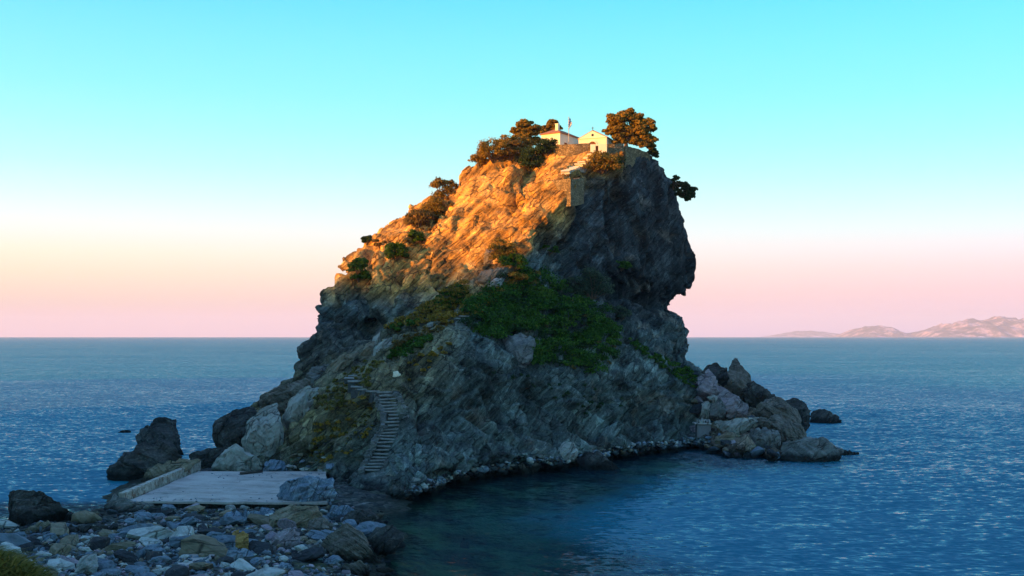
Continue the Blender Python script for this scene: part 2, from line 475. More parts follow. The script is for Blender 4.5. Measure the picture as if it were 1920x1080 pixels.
def water():
    t = NT('sea_water'); geo = t.add('NewGeometry'); pos = geo.outputs['Position']
    def wave(scale, rot, ani, detail=3):
        x = t.add('TexNoise'); x.inputs['Scale'].default_value = scale; x.inputs['Detail'].default_value = detail; x.inputs['Roughness'].default_value = 0.6
        t.link(t.mapping(pos, (ani, 1.0, 1), (0, 0, rot)), x.inputs['Vector'])
        v = t.add('VectorMath', operation='SUBTRACT'); t.link(x.outputs['Color'], v.inputs[0]); v.inputs[1].default_value = (0.5, 0.5, 0.5)
        return v.outputs[0]
    def vs(v, k):
        x = t.add('VectorMath', operation='MULTIPLY'); t.link(v, x.inputs[0])
        if hasattr(k, 'is_output'): t.link(k, x.inputs[1])
        else: x.inputs[1].default_value = (k, k, 0)
        return x.outputs[0]
    def va(a, b):
        x = t.add('VectorMath', operation='ADD'); t.link(a, x.inputs[0]); t.link(b, x.inputs[1]); return x.outputs[0]
    sl = va(va(vs(wave(2.6, 0.25, 0.5, 4), 1.8), vs(wave(0.85, -0.2, 0.42), 0.85)), va(vs(wave(0.09, 0.1, 0.4), 0.22), vs(wave(0.02, -0.05, 0.35), 0.15)))
    gust = t.noise(t.mapping(pos, (0.3, 1.0, 1), (0, 0, 0.1)), 0.006, 4, 0.6)
    calm = t.add('Attribute', attribute_name='calm')
    gk = t.math('MULTIPLY', t.math('ADD', 0.3, t.math('MULTIPLY', gust, 1.4)), t.math('SUBTRACT', 1.0, t.math('MULTIPLY', calm.outputs['Fac'], 0.72)))
    sl = vs(sl, gk)
    up = t.add('CombineXYZ'); up.inputs[2].default_value = 1.0; t.link(t.math('SUBTRACT', t.math('MULTIPLY', calm.outputs['Fac'], 0.365), 0.33), up.inputs[1])   # lean added to the normals: open water mirrors bluer sky, sheltered water dark rock
    nv = t.add('VectorMath', operation='NORMALIZE'); t.link(va(sl, up.outputs[0]), nv.inputs[0])
    nrm = nv.outputs[0]
    fr = t.add('Fresnel'); fr.inputs['IOR'].default_value = 1.33; t.link(nrm, fr.inputs['Normal'])
    gl = t.add('BsdfGlossy'); gl.inputs['Roughness'].default_value = 0.12; t.link(nrm, gl.inputs['Normal'])
    gl.inputs['Color'].default_value = (0.85, 0.9, 0.95, 1)
    df = t.add('BsdfDiffuse'); t.link(nrm, df.inputs['Normal'])
    df.inputs['Color'].default_value = (0.012, 0.150, 0.230, 1)
    tr = t.add('BsdfTransparent'); tr.inputs['Color'].default_value = (0.42, 0.78, 0.62, 1)
    dp = t.add('Attribute', attribute_name='depth')
    e = t.math('SUBTRACT', 1.0, t.math('POWER', 2.718, t.math('MULTIPLY', dp.outputs['Fac'], -0.12)), True)
    m1 = t.add('MixShader'); t.link(e, m1.inputs[0]); t.link(tr.outputs[0], m1.inputs[1]); t.link(df.outputs[0], m1.inputs[2])
    m2 = t.add('MixShader'); t.link(t.math('MULTIPLY', fr.outputs[0], 0.95), m2.inputs[0]); t.link(m1.outputs[0], m2.inputs[1]); t.link(gl.outputs[0], m2.inputs[2])
    t.link(m2.outputs[0], t.out.inputs[0])
    return t.m
M['water'] = water()

# ------------------------------------------------------------------ rock hill
SIL_L = [(262, 1012), (268, 1005), (280, 985), (292, 960), (303, 930), (320, 880), (345, 850), (360, 832), (375, 800), (400, 760), (415, 740), (440, 700), (462, 670),
         (483, 640), (496, 626), (508, 627), (520, 632), (535, 618), (560, 605), (600, 590), (630, 585), (648, 568), (665, 566),
         (690, 558), (700, 560), (720, 535), (760, 490), (800, 440), (840, 405), (870, 392), (980, 392)]
SIL_R = [(262, 1160), (268, 1168), (275, 1174), (283, 1195), (290, 1215), (300, 1232), (310, 1245), (325, 1256), (345, 1268), (370, 1276), (390, 1281), (410, 1288),
         (430, 1292), (460, 1294), (500, 1295), (535, 1296), (543, 1288), (552, 1272), (562, 1260), (572, 1253), (580, 1256), (590, 1267),
         (605, 1278), (625, 1288), (650, 1293), (675, 1294), (685, 1300), (694, 1325), (705, 1358), (720, 1392), (740, 1425), (760, 1455), (785, 1488), (800, 1496),
         (850, 1480), (865, 1440), (980, 1420)]
CT = [
 # summit and left skyline
 (1020,268,166),(1060,272,165),(1110,272,163.5),(1170,277,163.5),(960,292,170),(930,303,170),(880,320,170),(850,345,169),(800,375,168),(740,415,167),
 (700,440,165),(640,483,160),(626,497,158),(630,520,157),(605,560,155),(590,600,154),(585,640,153),(560,700,150),
 # lit face
 (1000,330,160),(950,330,162),(900,370,160),(860,400,159.5),(930,400,155),(985,380,153.5),(1010,350,155),(800,430,159),(760,450,159),(700,480,156),(660,500,155.5),
 (850,470,152.5),(900,450,150.5),(950,440,148),(900,500,146.5),(950,485,144.2),
 # ridge between light and shade
 (1068,340,151.5),(1066,375,150),(1040,378,149.3),(1015,420,146.5),(987,466,143.2),(968,505,141),
 (1050,300,161),(1040,325,156.5),(1100,300,160),(1088,325,158.5),(1130,290,161),(1130,330,158.5),(1165,320,160.5),(1180,290,164),
 # shaded side
 (1095,345,156),(1095,400,155),(1062,420,151.6),(1030,450,148.8),(1130,350,158.5),(1150,400,158.5),(1130,450,157),(1090,470,152.5),(1060,490,149.2),(1010,500,145.2),
 (1180,330,162.5),(1200,400,162.5),(1250,400,168),(1280,400,172),(1200,480,161.5),(1250,480,167.5),(1290,500,173),(1240,320,170),(1160,500,157),(1220,530,164),(1280,540,172),
 (1100,530,151),(1060,530,146),(1150,545,158.5),(1200,560,165),(1245,570,170),(1200,600,158),(1250,610,163),(1285,640,168),(1200,650,151),(1250,670,155.5),(1290,685,159),
 # left lower cliff
 (650,560,150),(700,540,149),(750,530,149),(800,510,150),(850,520,146),(720,590,142),(780,560,143),(840,560,139),(640,620,147),(680,600,144.5),(700,640,135.5),(620,680,144),
 (675,560,152),(690,610,146),
 # vegetated saddle
 (880,540,139.5),(930,530,139),(980,520,140),(1000,560,138),(930,570,136),(880,590,132),(1050,600,138),(1100,600,141),(1140,590,146),(1000,640,132.5),(1080,650,137),(1140,660,140),(950,640,130),
 # spur crest and stairs
 (840,610,129),(800,640,124.5),(760,660,122),(720,680,121),(690,712,117),(735,738,115.5),(650,720,121),(600,750,121),(745,790,112.5),(730,812,112),(712,862,110),
 # front bank
 (870,640,126),(900,700,122),(900,800,118),(830,700,118),(830,800,113.5),(780,720,115.5),(780,800,110),(770,850,106.5),(950,760,123.5),(1000,700,128),(1000,800,124.5),
 (1090,705,133),(1100,800,130.5),(1150,690,138),(1220,700,145),(1200,790,141.5),(1300,730,152),(1300,800,149),
 # scree
 (1350,700,156),(1350,780,150),(1400,800,146.5),(1400,740,154),(1450,780,150),(1450,840,140.5),(1400,845,140.5),(1480,810,149),
 # left foot
 (560,720,146),(540,760,140),(500,800,133),(450,820,130),(420,850,127),(400,870,125),(500,870,118.5),(600,850,116),(560,810,119),(620,800,115.5),(650,760,117.5),(600,885,114.5),
 (680,800,113.5),(700,840,111.2),(690,882,109.5),(650,880,111.5),(640,905,106),(700,912,104),(740,880,107.5),(650,938,101),(560,940,115),
 (650,975,100),(750,975,101.5),(900,960,113),(1100,960,129),(1300,960,146),(1430,960,142),(400,940,123),(500,940,118)]
for px, py in [(770,935),(800,925),(850,908),(900,897),(950,888),(1000,884),(1050,877),(1100,869),(1150,861),(1200,853),(1250,848),(1300,842),(1350,852),(1400,858),(1450,860)]:
    yw = CH * F / (py - HY)
    CT.append((px, py, yw)); CT.append((px, py - 13, (CH - 1.15) * F / (py - 13 - HY) + 0.2))
Yf = rbf(CT, 14.0)

def build_hill():
    rows = np.arange(277, 976, 4.0)
    NC = 200
    xl = np.interp(rows, *zip(*SIL_L)); xr = np.interp(rows, *zip(*SIL_R))
    u = np.linspace(0, 1, NC); u = 0.5 - 0.5 * np.cos(u * math.pi) * (0.35) - (0.5 - u) * 0.65
    u = (u - u[0]) / (u[-1] - u[0])
    px = xl[:, None] + (xr - xl)[:, None] * u[None]
    py = np.repeat(rows[:, None], NC, 1)
    Y = Yf(np.stack([px.ravel(), py.ravel()], 1)).reshape(px.shape)
    d = np.minimum(px - xl[:, None], xr[:, None] - px)
    Y = Y + 3.0 * np.exp(-(d / 7.0) ** 2)
    X = (px - CX) / F * Y; Z = CH + (HY - py) / F * Y
    T = 0.6 + 42 * (1 - np.exp(-d / 55.0))
    cx = (X[:, :1] + X[:, -1:]) / 2
    Xb = cx + (X - cx) * (1 - 0.2 * (T / 42)); Yb = Y + T
    V = np.concatenate([np.stack([X, Y, Z], -1).reshape(-1, 3), np.stack([Xb, Yb, Z], -1).reshape(-1, 3)])
    nr = len(rows); n = nr * NC
    f = grid_faces(nr, NC)
    faces = [f, f[:, ::-1] + n]
    a = np.arange(n).reshape(nr, NC)
    for e in (a[0], a[:, -1], a[-1][::-1], a[:, 0][::-1]):
        faces.append(np.stack([e[:-1], e[:-1] + n, e[1:] + n, e[1:]], -1))
    me = mesh_np('hill_src', V, np.concatenate(faces))
    bm = bmesh.new(); bm.from_mesh(me); bmesh.ops.recalc_face_normals(bm, faces=bm.faces[:]); bm.to_mesh(me); bm.free()
    o = link('hill_src', me)
    md = o.modifiers.new('r', 'REMESH'); md.mode = 'VOXEL'; md.voxel_size = 0.22
    dg = bpy.context.evaluated_depsgraph_get()
    ev = o.evaluated_get(dg).to_mesh()
    nv = len(ev.vertices)
    co = np.empty(nv * 3, np.float32); ev.vertices.foreach_get('co', co); co = co.reshape(-1, 3).astype(float)
    no = np.empty(nv * 3, np.float32); ev.vertices.foreach_get('normal', no); no = no.reshape(-1, 3).astype(float)
    q = np.empty(len(ev.loops), np.int32); ev.loops.foreach_get('vertex_index', q)
    tot = np.empty(len(ev.polygons), np.int32); ev.polygons.foreach_get('loop_total', tot)
    assert (tot == 4).all()
    bpy.data.objects.remove(o)
    return co, no, q.reshape(-1, 4)

hc, hn, hq = build_hill()
def proj(c):
    return CX + c[:, 0] / c[:, 1] * F, HY - (c[:, 2] - CH) / c[:, 1] * F
hpx, hpy = proj(hc)

STAIR_LINES = [[(672,706),(668,728)], [(700,725),(712,736)], [(724,738),(738,772),(748,800)], [(738,800),(728,822),(715,850),(705,882)], [(886,578),(868,596)]]
def stair_dist(px, py):
    dm = np.full(len(px), 1e9)
    for L in STAIR_LINES:
        for (ax, ay), (bx, by) in zip(L, L[1:]):
            t = np.clip(((px - ax) * (bx - ax) + (py - ay) * (by - ay)) / ((bx - ax) ** 2 + (by - ay) ** 2), 0, 1)
            dm = np.minimum(dm, np.hypot(px - ax - t * (bx - ax), py - ay - t * (by - ay)))
    return dm

GULLIES = [([(1183,288),(1172,340),(1160,380),(1140,425),(1118,470)], 2.0, 9), ([(1098,350),(1090,400),(1066,445),(1050,480)], 1.2, 7),
    ([(975,548),(1055,536),(1130,545),(1190,562),(1228,570)], 1.5, 9), ([(692,470),(682,520),(690,590),(706,640)], 1.6, 9), ([(760,520),(736,560),(716,605)], 1.2, 8),
    ([(640,500),(624,560),(612,620)], .9, 6), ([(852,345),(802,430),(770,470),(738,505)], 1.4, 9), ([(965,372),(905,425),(850,485),(830,520)], .8, 6),
    ([(1010,345),(960,420),(915,470)], .7, 6), ([(1230,330),(1236,420),(1222,500)], 1.1, 6), ([(1262,360),(1268,450),(1262,530)], .8, 6), ([(1150,420),(1160,480),(1185,525)], 1.1, 7),
    ([(800,770),(850,810),(880,870)], .7, 7), ([(900,720),(935,790),(948,850)], .7, 7), ([(1000,730),(1040,790),(1060,840)], .8, 8), ([(1120,720),(1130,790),(1150,840)], .7, 8), ([(1205,700),(1215,770),(1230,830)], .8, 8),
    ([(760,690),(790,760),(800,840)], .7, 7), ([(600,770),(585,810),(575,850)], .8, 7), ([(680,760),(640,800),(620,850)], .7, 7),
    ([(1125,340),(1118,420),(1090,480)], -1.2, 9), ([(1210,310),(1205,420),(1190,510)], -1.0, 12), ([(1040,440),(1020,490),(1000,520)], -.8, 9)]
def displace_hill(c, n, px, py):
    # bedding frames: left/lower rock dips to the left, right-hand cliff is fluted almost upright
    right = sstep(1060, 1180, px) * (1 - sstep(560, 640, py))
    def bed(ax):
        ax = np.array(ax, float); ax /= np.linalg.norm(ax)
        t1 = np.cross(ax, (0.1, 1, 0.2)); t1 /= np.linalg.norm(t1); t2 = np.cross(ax, t1)
        return np.stack([c @ ax, c @ t1, c @ t2], 1)
    warp = np.stack([fbm(c * 0.09 + 5, 3), fbm(c * 0.09 + 40, 3), fbm(c * 0.09 + 80, 3)], 1)
    bl = bed((-0.62, -0.25, 0.74)); br = bed((0.9, -0.25, 0.12))
    out = 0.7 * fbm(c * 0.11, 4)
    bank = 1 - 0.35 * sstep(600, 680, py)
    lit = np.exp(-((px - 900) / 140) ** 2 - ((py - 410) / 85) ** 2)
    fr_n = (0.30, -0.30, 0.90)
    lowr = sstep(585, 650, py) * (1 - sstep(740, 680, px))
    for b, wgt in ((bl, (1 - right) * (1 - lowr)), (br, right), (bed(fr_n), lowr * (1 - right))):
        w3 = warp * 0.22
        f1, f2, idn, ti = worley(b * np.array((0.24, 0.075, 0.12)) + w3, True)
        out += wgt * bank * (1 - 0.35 * lit) * (2.0 * ti + (idn - 0.5) * 0.7 - 0.5 * np.exp(-((f2 - f1) / 0.035) ** 2))
        f1, f2, idn, ti = worley(b * np.array((0.65, 0.15, 0.28)) + w3 * 1.5 + 13, True)
        out += wgt * (1 - 0.45 * lit) * (0.85 * ti + (idn - 0.5) * 0.5 - 0.28 * np.exp(-((f2 - f1) / 0.05) ** 2))
        f1, f2, idn, ti = worley(b * np.array((1.7, 0.42, 0.75)) + w3 * 2 + 37, True)
        out += wgt * (0.30 * ti + (idn - 0.5) * 0.20 - 0.10 * np.exp(-((f2 - f1) / 0.08) ** 2))
        for per, amp_, sd_ in ((0.36, 0.75, 1), (0.85, 0.34, 5)):
            k = b[:, 0] * per + warp[:, 1] * 0.35 + 0.3 * perlin(np.stack([b[:, 1] * 0.09, b[:, 2] * 0.09, b[:, 0] * .05 + sd_], 1))
            fr = k - np.floor(k)
            mod = sstep(-0.35, 0.35, perlin(np.stack([np.floor(k) * 3.7 + sd_, b[:, 1] * 0.12, b[:, 2] * 0.12], 1)))
            out += wgt * amp_ * (np.minimum(fr / 0.85, (1 - fr) / 0.15) - 0.5) * (0.25 + 0.75 * mod)
    out += 0.08 * fbm(c * 1.1, 3)
    gul = ridged(np.stack([c[:, 0] * 0.16, c[:, 1] * 0.16, c[:, 2] * 0.04], 1) + 3, 2)
    out -= 0.55 * np.clip(gul - 0.5, 0, 1)
    def line_dist(L):
        dm = np.full(len(px), 1e9)
        for (ax, ay), (bx, by) in zip(L, L[1:]):
            t = np.clip(((px - ax) * (bx - ax) + (py - ay) * (by - ay)) / ((bx - ax) ** 2 + (by - ay) ** 2), 0, 1)
            dm = np.minimum(dm, np.hypot(px - ax - t * (bx - ax), py - ay - t * (by - ay)))
        return dm
    wob = fbm(c * 0.3 + 21, 3) * 7
    for L, dep_, wd in GULLIES:
        out -= dep_ * np.exp(-(np.abs(line_dist(L) + wob * 0.6) / wd) ** 1.6)
    sd = stair_dist(px, py)
    damp = 0.15 + 0.85 * sstep(14, 40, sd)
    veg = 1 - 0.45 * np.exp(-((px - 1010) / 120) ** 2 - ((py - 610) / 60) ** 2)
    top = 1 - 0.85 * np.exp(-((px - 1070) / 92) ** 2 - ((py - 286) / 32) ** 2)
    frontage = 0.95 * (1 - 0.35 * sstep(1150, 1240, px) * sstep(640, 590, py))
    return out * damp * veg * top * frontage
amp = displace_hill(hc, hn, hpx, hpy)
hc2 = hc + hn * amp[:, None]

# rock tint by place; sun and shade partly put into the warm and dark tones
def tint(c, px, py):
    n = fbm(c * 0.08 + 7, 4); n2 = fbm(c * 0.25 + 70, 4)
    sun_warm = np.array([0.56, 0.30, 0.08]); tan = np.array([0.20, 0.165, 0.085]); slate = np.array([0.088, 0.112, 0.110]); dark = np.array([0.048, 0.056, 0.062]); brown = np.array([0.16, 0.125, 0.095])
    lit_line = np.interp(px, [560, 640, 800, 900, 985, 1070, 1100], [560, 540, 540, 530, 480, 400, 330])
    w_lit = sstep(40, -30, py - lit_line + n * 30) * sstep(1150, 1060, px + n * 20)
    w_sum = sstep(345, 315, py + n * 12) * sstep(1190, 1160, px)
    w_lit = np.maximum(w_lit, w_sum)
    cliff = sstep(1000, 1090, px + n * 30) * sstep(640, 590, py + n * 25) * (1 - w_lit)
    crest = np.exp(-(np.clip((py - np.interp(px, [560, 650, 720, 800, 870], [790, 760, 700, 650, 610])), -200, 200) / 85) ** 2) * sstep(900, 800, px) * (1 - w_lit)
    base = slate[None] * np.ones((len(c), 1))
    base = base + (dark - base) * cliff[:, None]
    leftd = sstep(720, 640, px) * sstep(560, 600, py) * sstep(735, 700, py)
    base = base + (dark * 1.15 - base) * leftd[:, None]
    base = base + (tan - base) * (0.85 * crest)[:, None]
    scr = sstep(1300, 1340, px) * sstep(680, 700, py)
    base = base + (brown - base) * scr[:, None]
    base = base + (sun_warm - base) * w_lit[:, None]
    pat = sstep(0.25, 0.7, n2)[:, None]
    base = base + (brown * 1.1 - base) * pat * 0.45 * (1 - w_lit)[:, None]
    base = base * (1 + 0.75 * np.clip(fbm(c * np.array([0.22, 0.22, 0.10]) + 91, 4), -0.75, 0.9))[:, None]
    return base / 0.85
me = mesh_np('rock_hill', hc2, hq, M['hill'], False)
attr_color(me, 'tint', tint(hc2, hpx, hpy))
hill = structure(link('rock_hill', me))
hill_bvh = BVHTree.FromPolygons([tuple(v) for v in hc2], [tuple(int(i) for i in f) for f in hq])

# ------------------------------------------------------------------ mainland, spit and sea bed
G = []
for px, py in [(0,985),(100,978),(160,962),(200,944)]: G.append((*ground_pt(px, py, 0),))
for px, py in [(757,1005),(742,962),(715,1045),(700,1080)]: G.append((*ground_pt(px, py, 0.05),))
for px, py, z in [(230,930,.55),(300,900,.7),(400,882,.8),(600,890,.8),(420,935,.75),(600,935,.7),(300,965,.75),(500,965,.85),(640,965,.45),(300,1030,1.7),(500,1030,1.4),(640,1030,.9),
                  (100,1030,1.5),(20,1020,1.0),(300,1078,2.0),(560,1078,1.3),(120,900,-2),(200,850,-3),(60,940,-1.6),(820,1000,-1.2),(850,1060,-1.3),(1000,1080,-1.7),(1000,950,-1.3),(1200,900,-1.6),
                  (900,920,-.7),(1300,1000,-3.5),(1500,1080,-6),(1400,880,-2.5),(1100,890,-1.2),(1650,900,-6),(1300,870,-1.2),(1500,880,-2),(1700,850,-8),(300,820,-6),(100,800,-8),(0,900,-5)]:
    G.append((*ground_pt(px, py, z),))
for x, y, z in [(-60,60,1.5),(-80,75,-4),(-100,95,-8),(-40,50,2.5),(-20,48,2.2),(-5,50,.2),(20,50,-2),(60,60,-6),(100,100,-8),(120,160,-9),(-90,150,-9),(0,130,1),(0,150,2),(20,180,-6),(-60,200,-9),(80,220,-9)]:
    G.append((x, y, z))
G = np.array(G)
Hs = rbf(G, 4.0)
pxd, pyd = -SY, SX
def height(x, y):
    x = np.asarray(x, float); y = np.asarray(y, float)
    q = np.stack([x, y], 1)
    inside = sstep(150, 90, np.hypot(x - 0, (y - 110)))
    b = np.clip(Hs(q), -9, 3.5) * inside + (-9.0) * (1 - inside)
    p3 = np.stack([x, y, 0 * x], 1)
    b = b + 0.22 * fbm(p3 * 0.5, 3) * sstep(-1, 0.5, b) + 0.3 * fbm(p3 * 0.25 + 3, 3)*sstep(1.2,-0.5,b)
    padm = sstep(-36, -34, x + (y - 95) * -0.12) * sstep(-15.5, -17.5, x) * sstep(90, 92, y) * sstep(117, 115, y)
    b = np.where(padm > 0, b * (1 - padm) + np.minimum(b, 0.45) * padm, b)
    # mainland slope under and behind the camera
    coast = 52 + 5 * fbm(p3 * 0.02 + 9, 3) - 0.10 * np.abs(x + 20) - np.clip(x, 0, 400) * 0.12
    tt = (coast - y)
    m = -9 + 11 * sstep(-14, 2, tt) + 11.3 * sstep(0, 50, tt)
    m = m + 6 * sstep(60, 160, tt) + 0.5 * fbm(p3 * 0.07, 4) * sstep(0, 20, tt)
    t = (x - 10) * SX + (y - 150) * SY; lat = (x - 10) * pxd + (y - 150) * pyd
    crest = 71.5 + 5 * fbm(np.stack([lat * 0.02, 0 * lat, 0 * lat + 2], 1), 3)
    ridge = crest * np.exp(-((t - 430) / 105) ** 2) * sstep(330, 230, np.abs(lat))
    m = np.maximum(m, -9 + (ridge + 9) * sstep(0.5, 6, ridge)) 
    m = m + 3.0 * fbm(p3 * 0.03 + 50, 4) * sstep(15, 40, ridge)
    return np.maximum(b, m)
gx = np.concatenate([np.linspace(-1100, -80, 80)[:-1], np.arange(-80, 40, 0.6), np.linspace(40, 500, 50)])
gy = np.concatenate([np.linspace(-700, 30, 70)[:-1], np.arange(30, 50, 2), np.arange(50, 118, 0.6), np.linspace(118, 260, 60)])
XX, YY = np.meshgrid(gx, gy)
ZZ = height(XX.ravel(), YY.ravel())
GV = np.stack([XX.ravel(), YY.ravel(), ZZ], 1)
gf = grid_faces(len(gy), len(gx))
me = mesh_np('coast_ground', GV, gf, M['shingle'], True)
coast = structure(link('coast_ground', me))
ground_bvh = BVHTree.FromPolygons([tuple(v) for v in GV], [tuple(int(i) for i in f) for f in gf])

# ------------------------------------------------------------------ sea
def geo_axis(lo, hi, step, far):
    core = list(np.arange(lo, hi + 1e-6, step)); a = []; s = step; v = hi
    while v < far:
        s *= 1.35; v += s; a.append(min(v, far))
    b = []; s = step; v = lo
    while v > -far:
        s *= 1.35; v -= s; b.append(max(v, -far))
    return np.array(b[::-1] + core + a)
wx = geo_axis(-80, 90, 1.0, 13800.0); wy = geo_axis(48, 225, 1.0, 13800.0)
wy = wy[wy > -1500]
WX, WY = np.meshgrid(wx, wy)
dep = np.clip(-height(WX.ravel(), WY.ravel()), 0, 20)
dep = dep + 30 * sstep(1.9, 4.2, dep) + 30 * sstep(97, 104, WY.ravel()) * sstep(-25, -31, WX.ravel()) + 30 * sstep(146, 154, WY.ravel())
far = np.hypot(WX.ravel(), WY.ravel() - 110) > 150
dep[far] = 20
WV = np.stack([WX.ravel(), WY.ravel(), 0 * WX.ravel()], 1)
me = mesh_np('sea', WV, grid_faces(len(wy), len(wx)), M['water'], True)
attr_float(me, 'depth', dep)
cxs = np.interp(WY.ravel(), [60, 70, 90, 110, 130, 145], [5, 6, 9, 14, 20, 20])
attr_float(me, 'calm', sstep(7, -7, WX.ravel() - cxs) * sstep(150, 138, WY.ravel()) * sstep(-30, -20, WX.ravel()))
sea = structure(link('sea', me))

# ------------------------------------------------------------------ distant hills
def far_mat():
    t = NT('hazed_limestone'); geo = t.add('NewGeometry'); pos = geo.outputs['Position']
    n = t.noise(t.mapping(pos, (1, 1, 0.6)), 0.0055, 6, 0.65)
    col = t.ramp(n, [(0.42, (0.05, 0.065, 0.075)), (0.52, (0.17, 0.135, 0.15)), (0.62, (0.55, 0.40, 0.45))])  # sunset pink and haze blue are mixed into the rock colour
    t.principled(col, 0.95, None, 0.1)
    return t.m
M['far'] = far_mat()
def far_hill(prof, Y, depth, seed):
    pr = np.array(prof, float)
    x0, x1 = P(pr[0, 0], 630, Y)[0], P(pr[-1, 0], 630, Y)[0]
    nx, ny = 160, 40
    xs = np.linspace(x0, x1, nx); ys = np.linspace(Y - depth, Y + depth, ny)
    A, B = np.meshgrid(xs, ys)
    pk = np.interp(CX + A.ravel() / Y * F, pr[:, 0], pr[:, 1]); hh = np.maximum((HY - pk) / F * Y + CH * 0, 0)
    s = (B.ravel() - Y) / depth
    prof2 = np.clip(1 - np.abs(s), 0, 1) ** 0.8
    q = np.stack([A.ravel() / 550 + seed, B.ravel() / 550, 0 * s], 1)
    z = hh * prof2 * (1 + 0.6 * ridged(q, 5) * (1 - prof2)) + hh * 0.20 * fbm(q * 2.2, 5) - 3
    me = mesh_np('distant_hill', np.stack([A.ravel(), B.ravel(), z], 1), grid_faces(ny, nx), M['far'], True)
    return structure(link('distant_hill', me))
FS = 2.1
far_hill([(1575,632),(1600,618),(1620,610),(1640,609),(1655,611),(1675,620),(1690,625),(1720,622),(1740,624),(1760,632)], 17800, 900, 1)
far_hill([(1715,632),(1735,619),(1765,612),(1790,602),(1810,600),(1840,597),(1865,593),(1890,594),(1915,599),(1960,606),(2000,600),(2060,612),(2120,632)], 16800, 1250, 4)
far_hill([(1430,632),(1460,625),(1490,620),(1520,619),(1545,621),(1570,624),(1600,632)], 23200, 800, 9)

# ------------------------------------------------------------------ haze
def haze():
    t = NT('haze_air')
    v = t.add('VolumePrincipled')
    v.inputs['Color'].default_value = (0.72, 0.78, 1.0, 1)
    v.inputs['Density'].default_value = 0.00005
    v.inputs['Anisotropy'].default_value = 0.0
    t.link(v.outputs[0], t.out.inputs['Volume'])
    bm = bmesh.new(); bm_box(bm, (0, 11000, 210), (44000, 26000, 441))
    o = link('haze', bm_mesh('haze', bm, t.m)); o['kind'] = 'stuff'
haze()

# ------------------------------------------------------------------ placing
def ray(px, py):
    d = Vector(((px - CX) / F, 1.0, (HY - py) / F)); d.normalize()
    o = Vector((0, 0, CH)); best = None
    for b in (hill_bvh, ground_bvh):
        h = b.ray_cast(o, d)
        if h[0] is not None and (best is None or h[3] < best[2]): best = (h[0], h[1], h[3])
    if d.z < 0:
        t = -CH / d.z
        if best is None or t < best[2]: best = (o + d * t, Vector((0, 0, 1)), t)
    if best is None: return ray(px, py + 2)
    return best
def down(x, y):
    z = -50
    for b in (hill_bvh, ground_bvh):
        h = b.ray_cast(Vector((x, y, 200)), Vector((0, 0, -1)))
        if h[0] is not None: z = max(z, h[0].z)
    return z

# ------------------------------------------------------------------ boulders
def roughen(bm, size, seed, cuts_len, k_amp=1.0, planes=22):
    for _ in range(6):
        es = [e for e in bm.edges if e.calc_length() > cuts_len]
        if not es or len(bm.faces) > 14000: break
        bmesh.ops.subdivide_edges(bm, edges=es, cuts=1, use_grid_fill=True)
        bmesh.ops.triangulate(bm, faces=[f for f in bm.faces if len(f.verts) > 4])
    bm.normal_update()
    V = np.array([v.co for v in bm.verts]); N = np.array([v.normal for v in bm.verts])
    a = np.random.default_rng(seed).normal(size=3); a /= np.linalg.norm(a)
    k = 1.6 / size
    b = V @ a
    # broken faces: flatten the lump against random planes, then fracture it along its bedding
    rg = np.random.default_rng(seed + 5); ctr = V.mean(0)
    for _ in range(planes):
        n = rg.normal(size=3) * np.array([.6, 1, .6]); n[1] = -abs(n[1]) - .45; n /= np.linalg.norm(n)
        h = (V - ctr) @ n; lim = h.max() * rg.uniform(.58, .9)
        V[:, 1] = V[:, 1] - np.clip(h - lim, 0, None) * 0.95 / n[1]
    bq = np.stack([b * k * 1.5, V[:, 0] * k * 0.45, V[:, 2] * k * 0.45], 1) + seed
    f1, f2, idn, ti = worley(bq + 0.3 * np.stack([fbm(V * k, 2)] * 3, 1), True)
    d = 0.035 * size * fbm(V * k + seed * 3.1, 4) + 0.03 * size * ridged(bq * np.array([2, 1, 1]), 3) + 0.025 * size * fbm(V * k * 4 + seed, 3)
    d = d + size * ((idn - 0.5) * 0.05 + 0.055 * ti - 0.035 * np.exp(-((f2 - f1) / 0.07) ** 2))
    sk = b * k * 2.2 + 0.25 * fbm(V * k + 3, 2); sf_ = sk - np.floor(sk)
    d = d + size * 0.045 * (np.minimum(sf_ / .8, (1 - sf_) / .2) - .5)
    sk = b * k * 5.1 + 0.3 * fbm(V * k + 8, 2); sf_ = sk - np.floor(sk)
    d = d + size * 0.018 * (np.minimum(sf_ / .8, (1 - sf_) / .2) - .5)
    V = V + N * d[:, None] * k_amp
    for v, c in zip(bm.verts, V): v.co = c

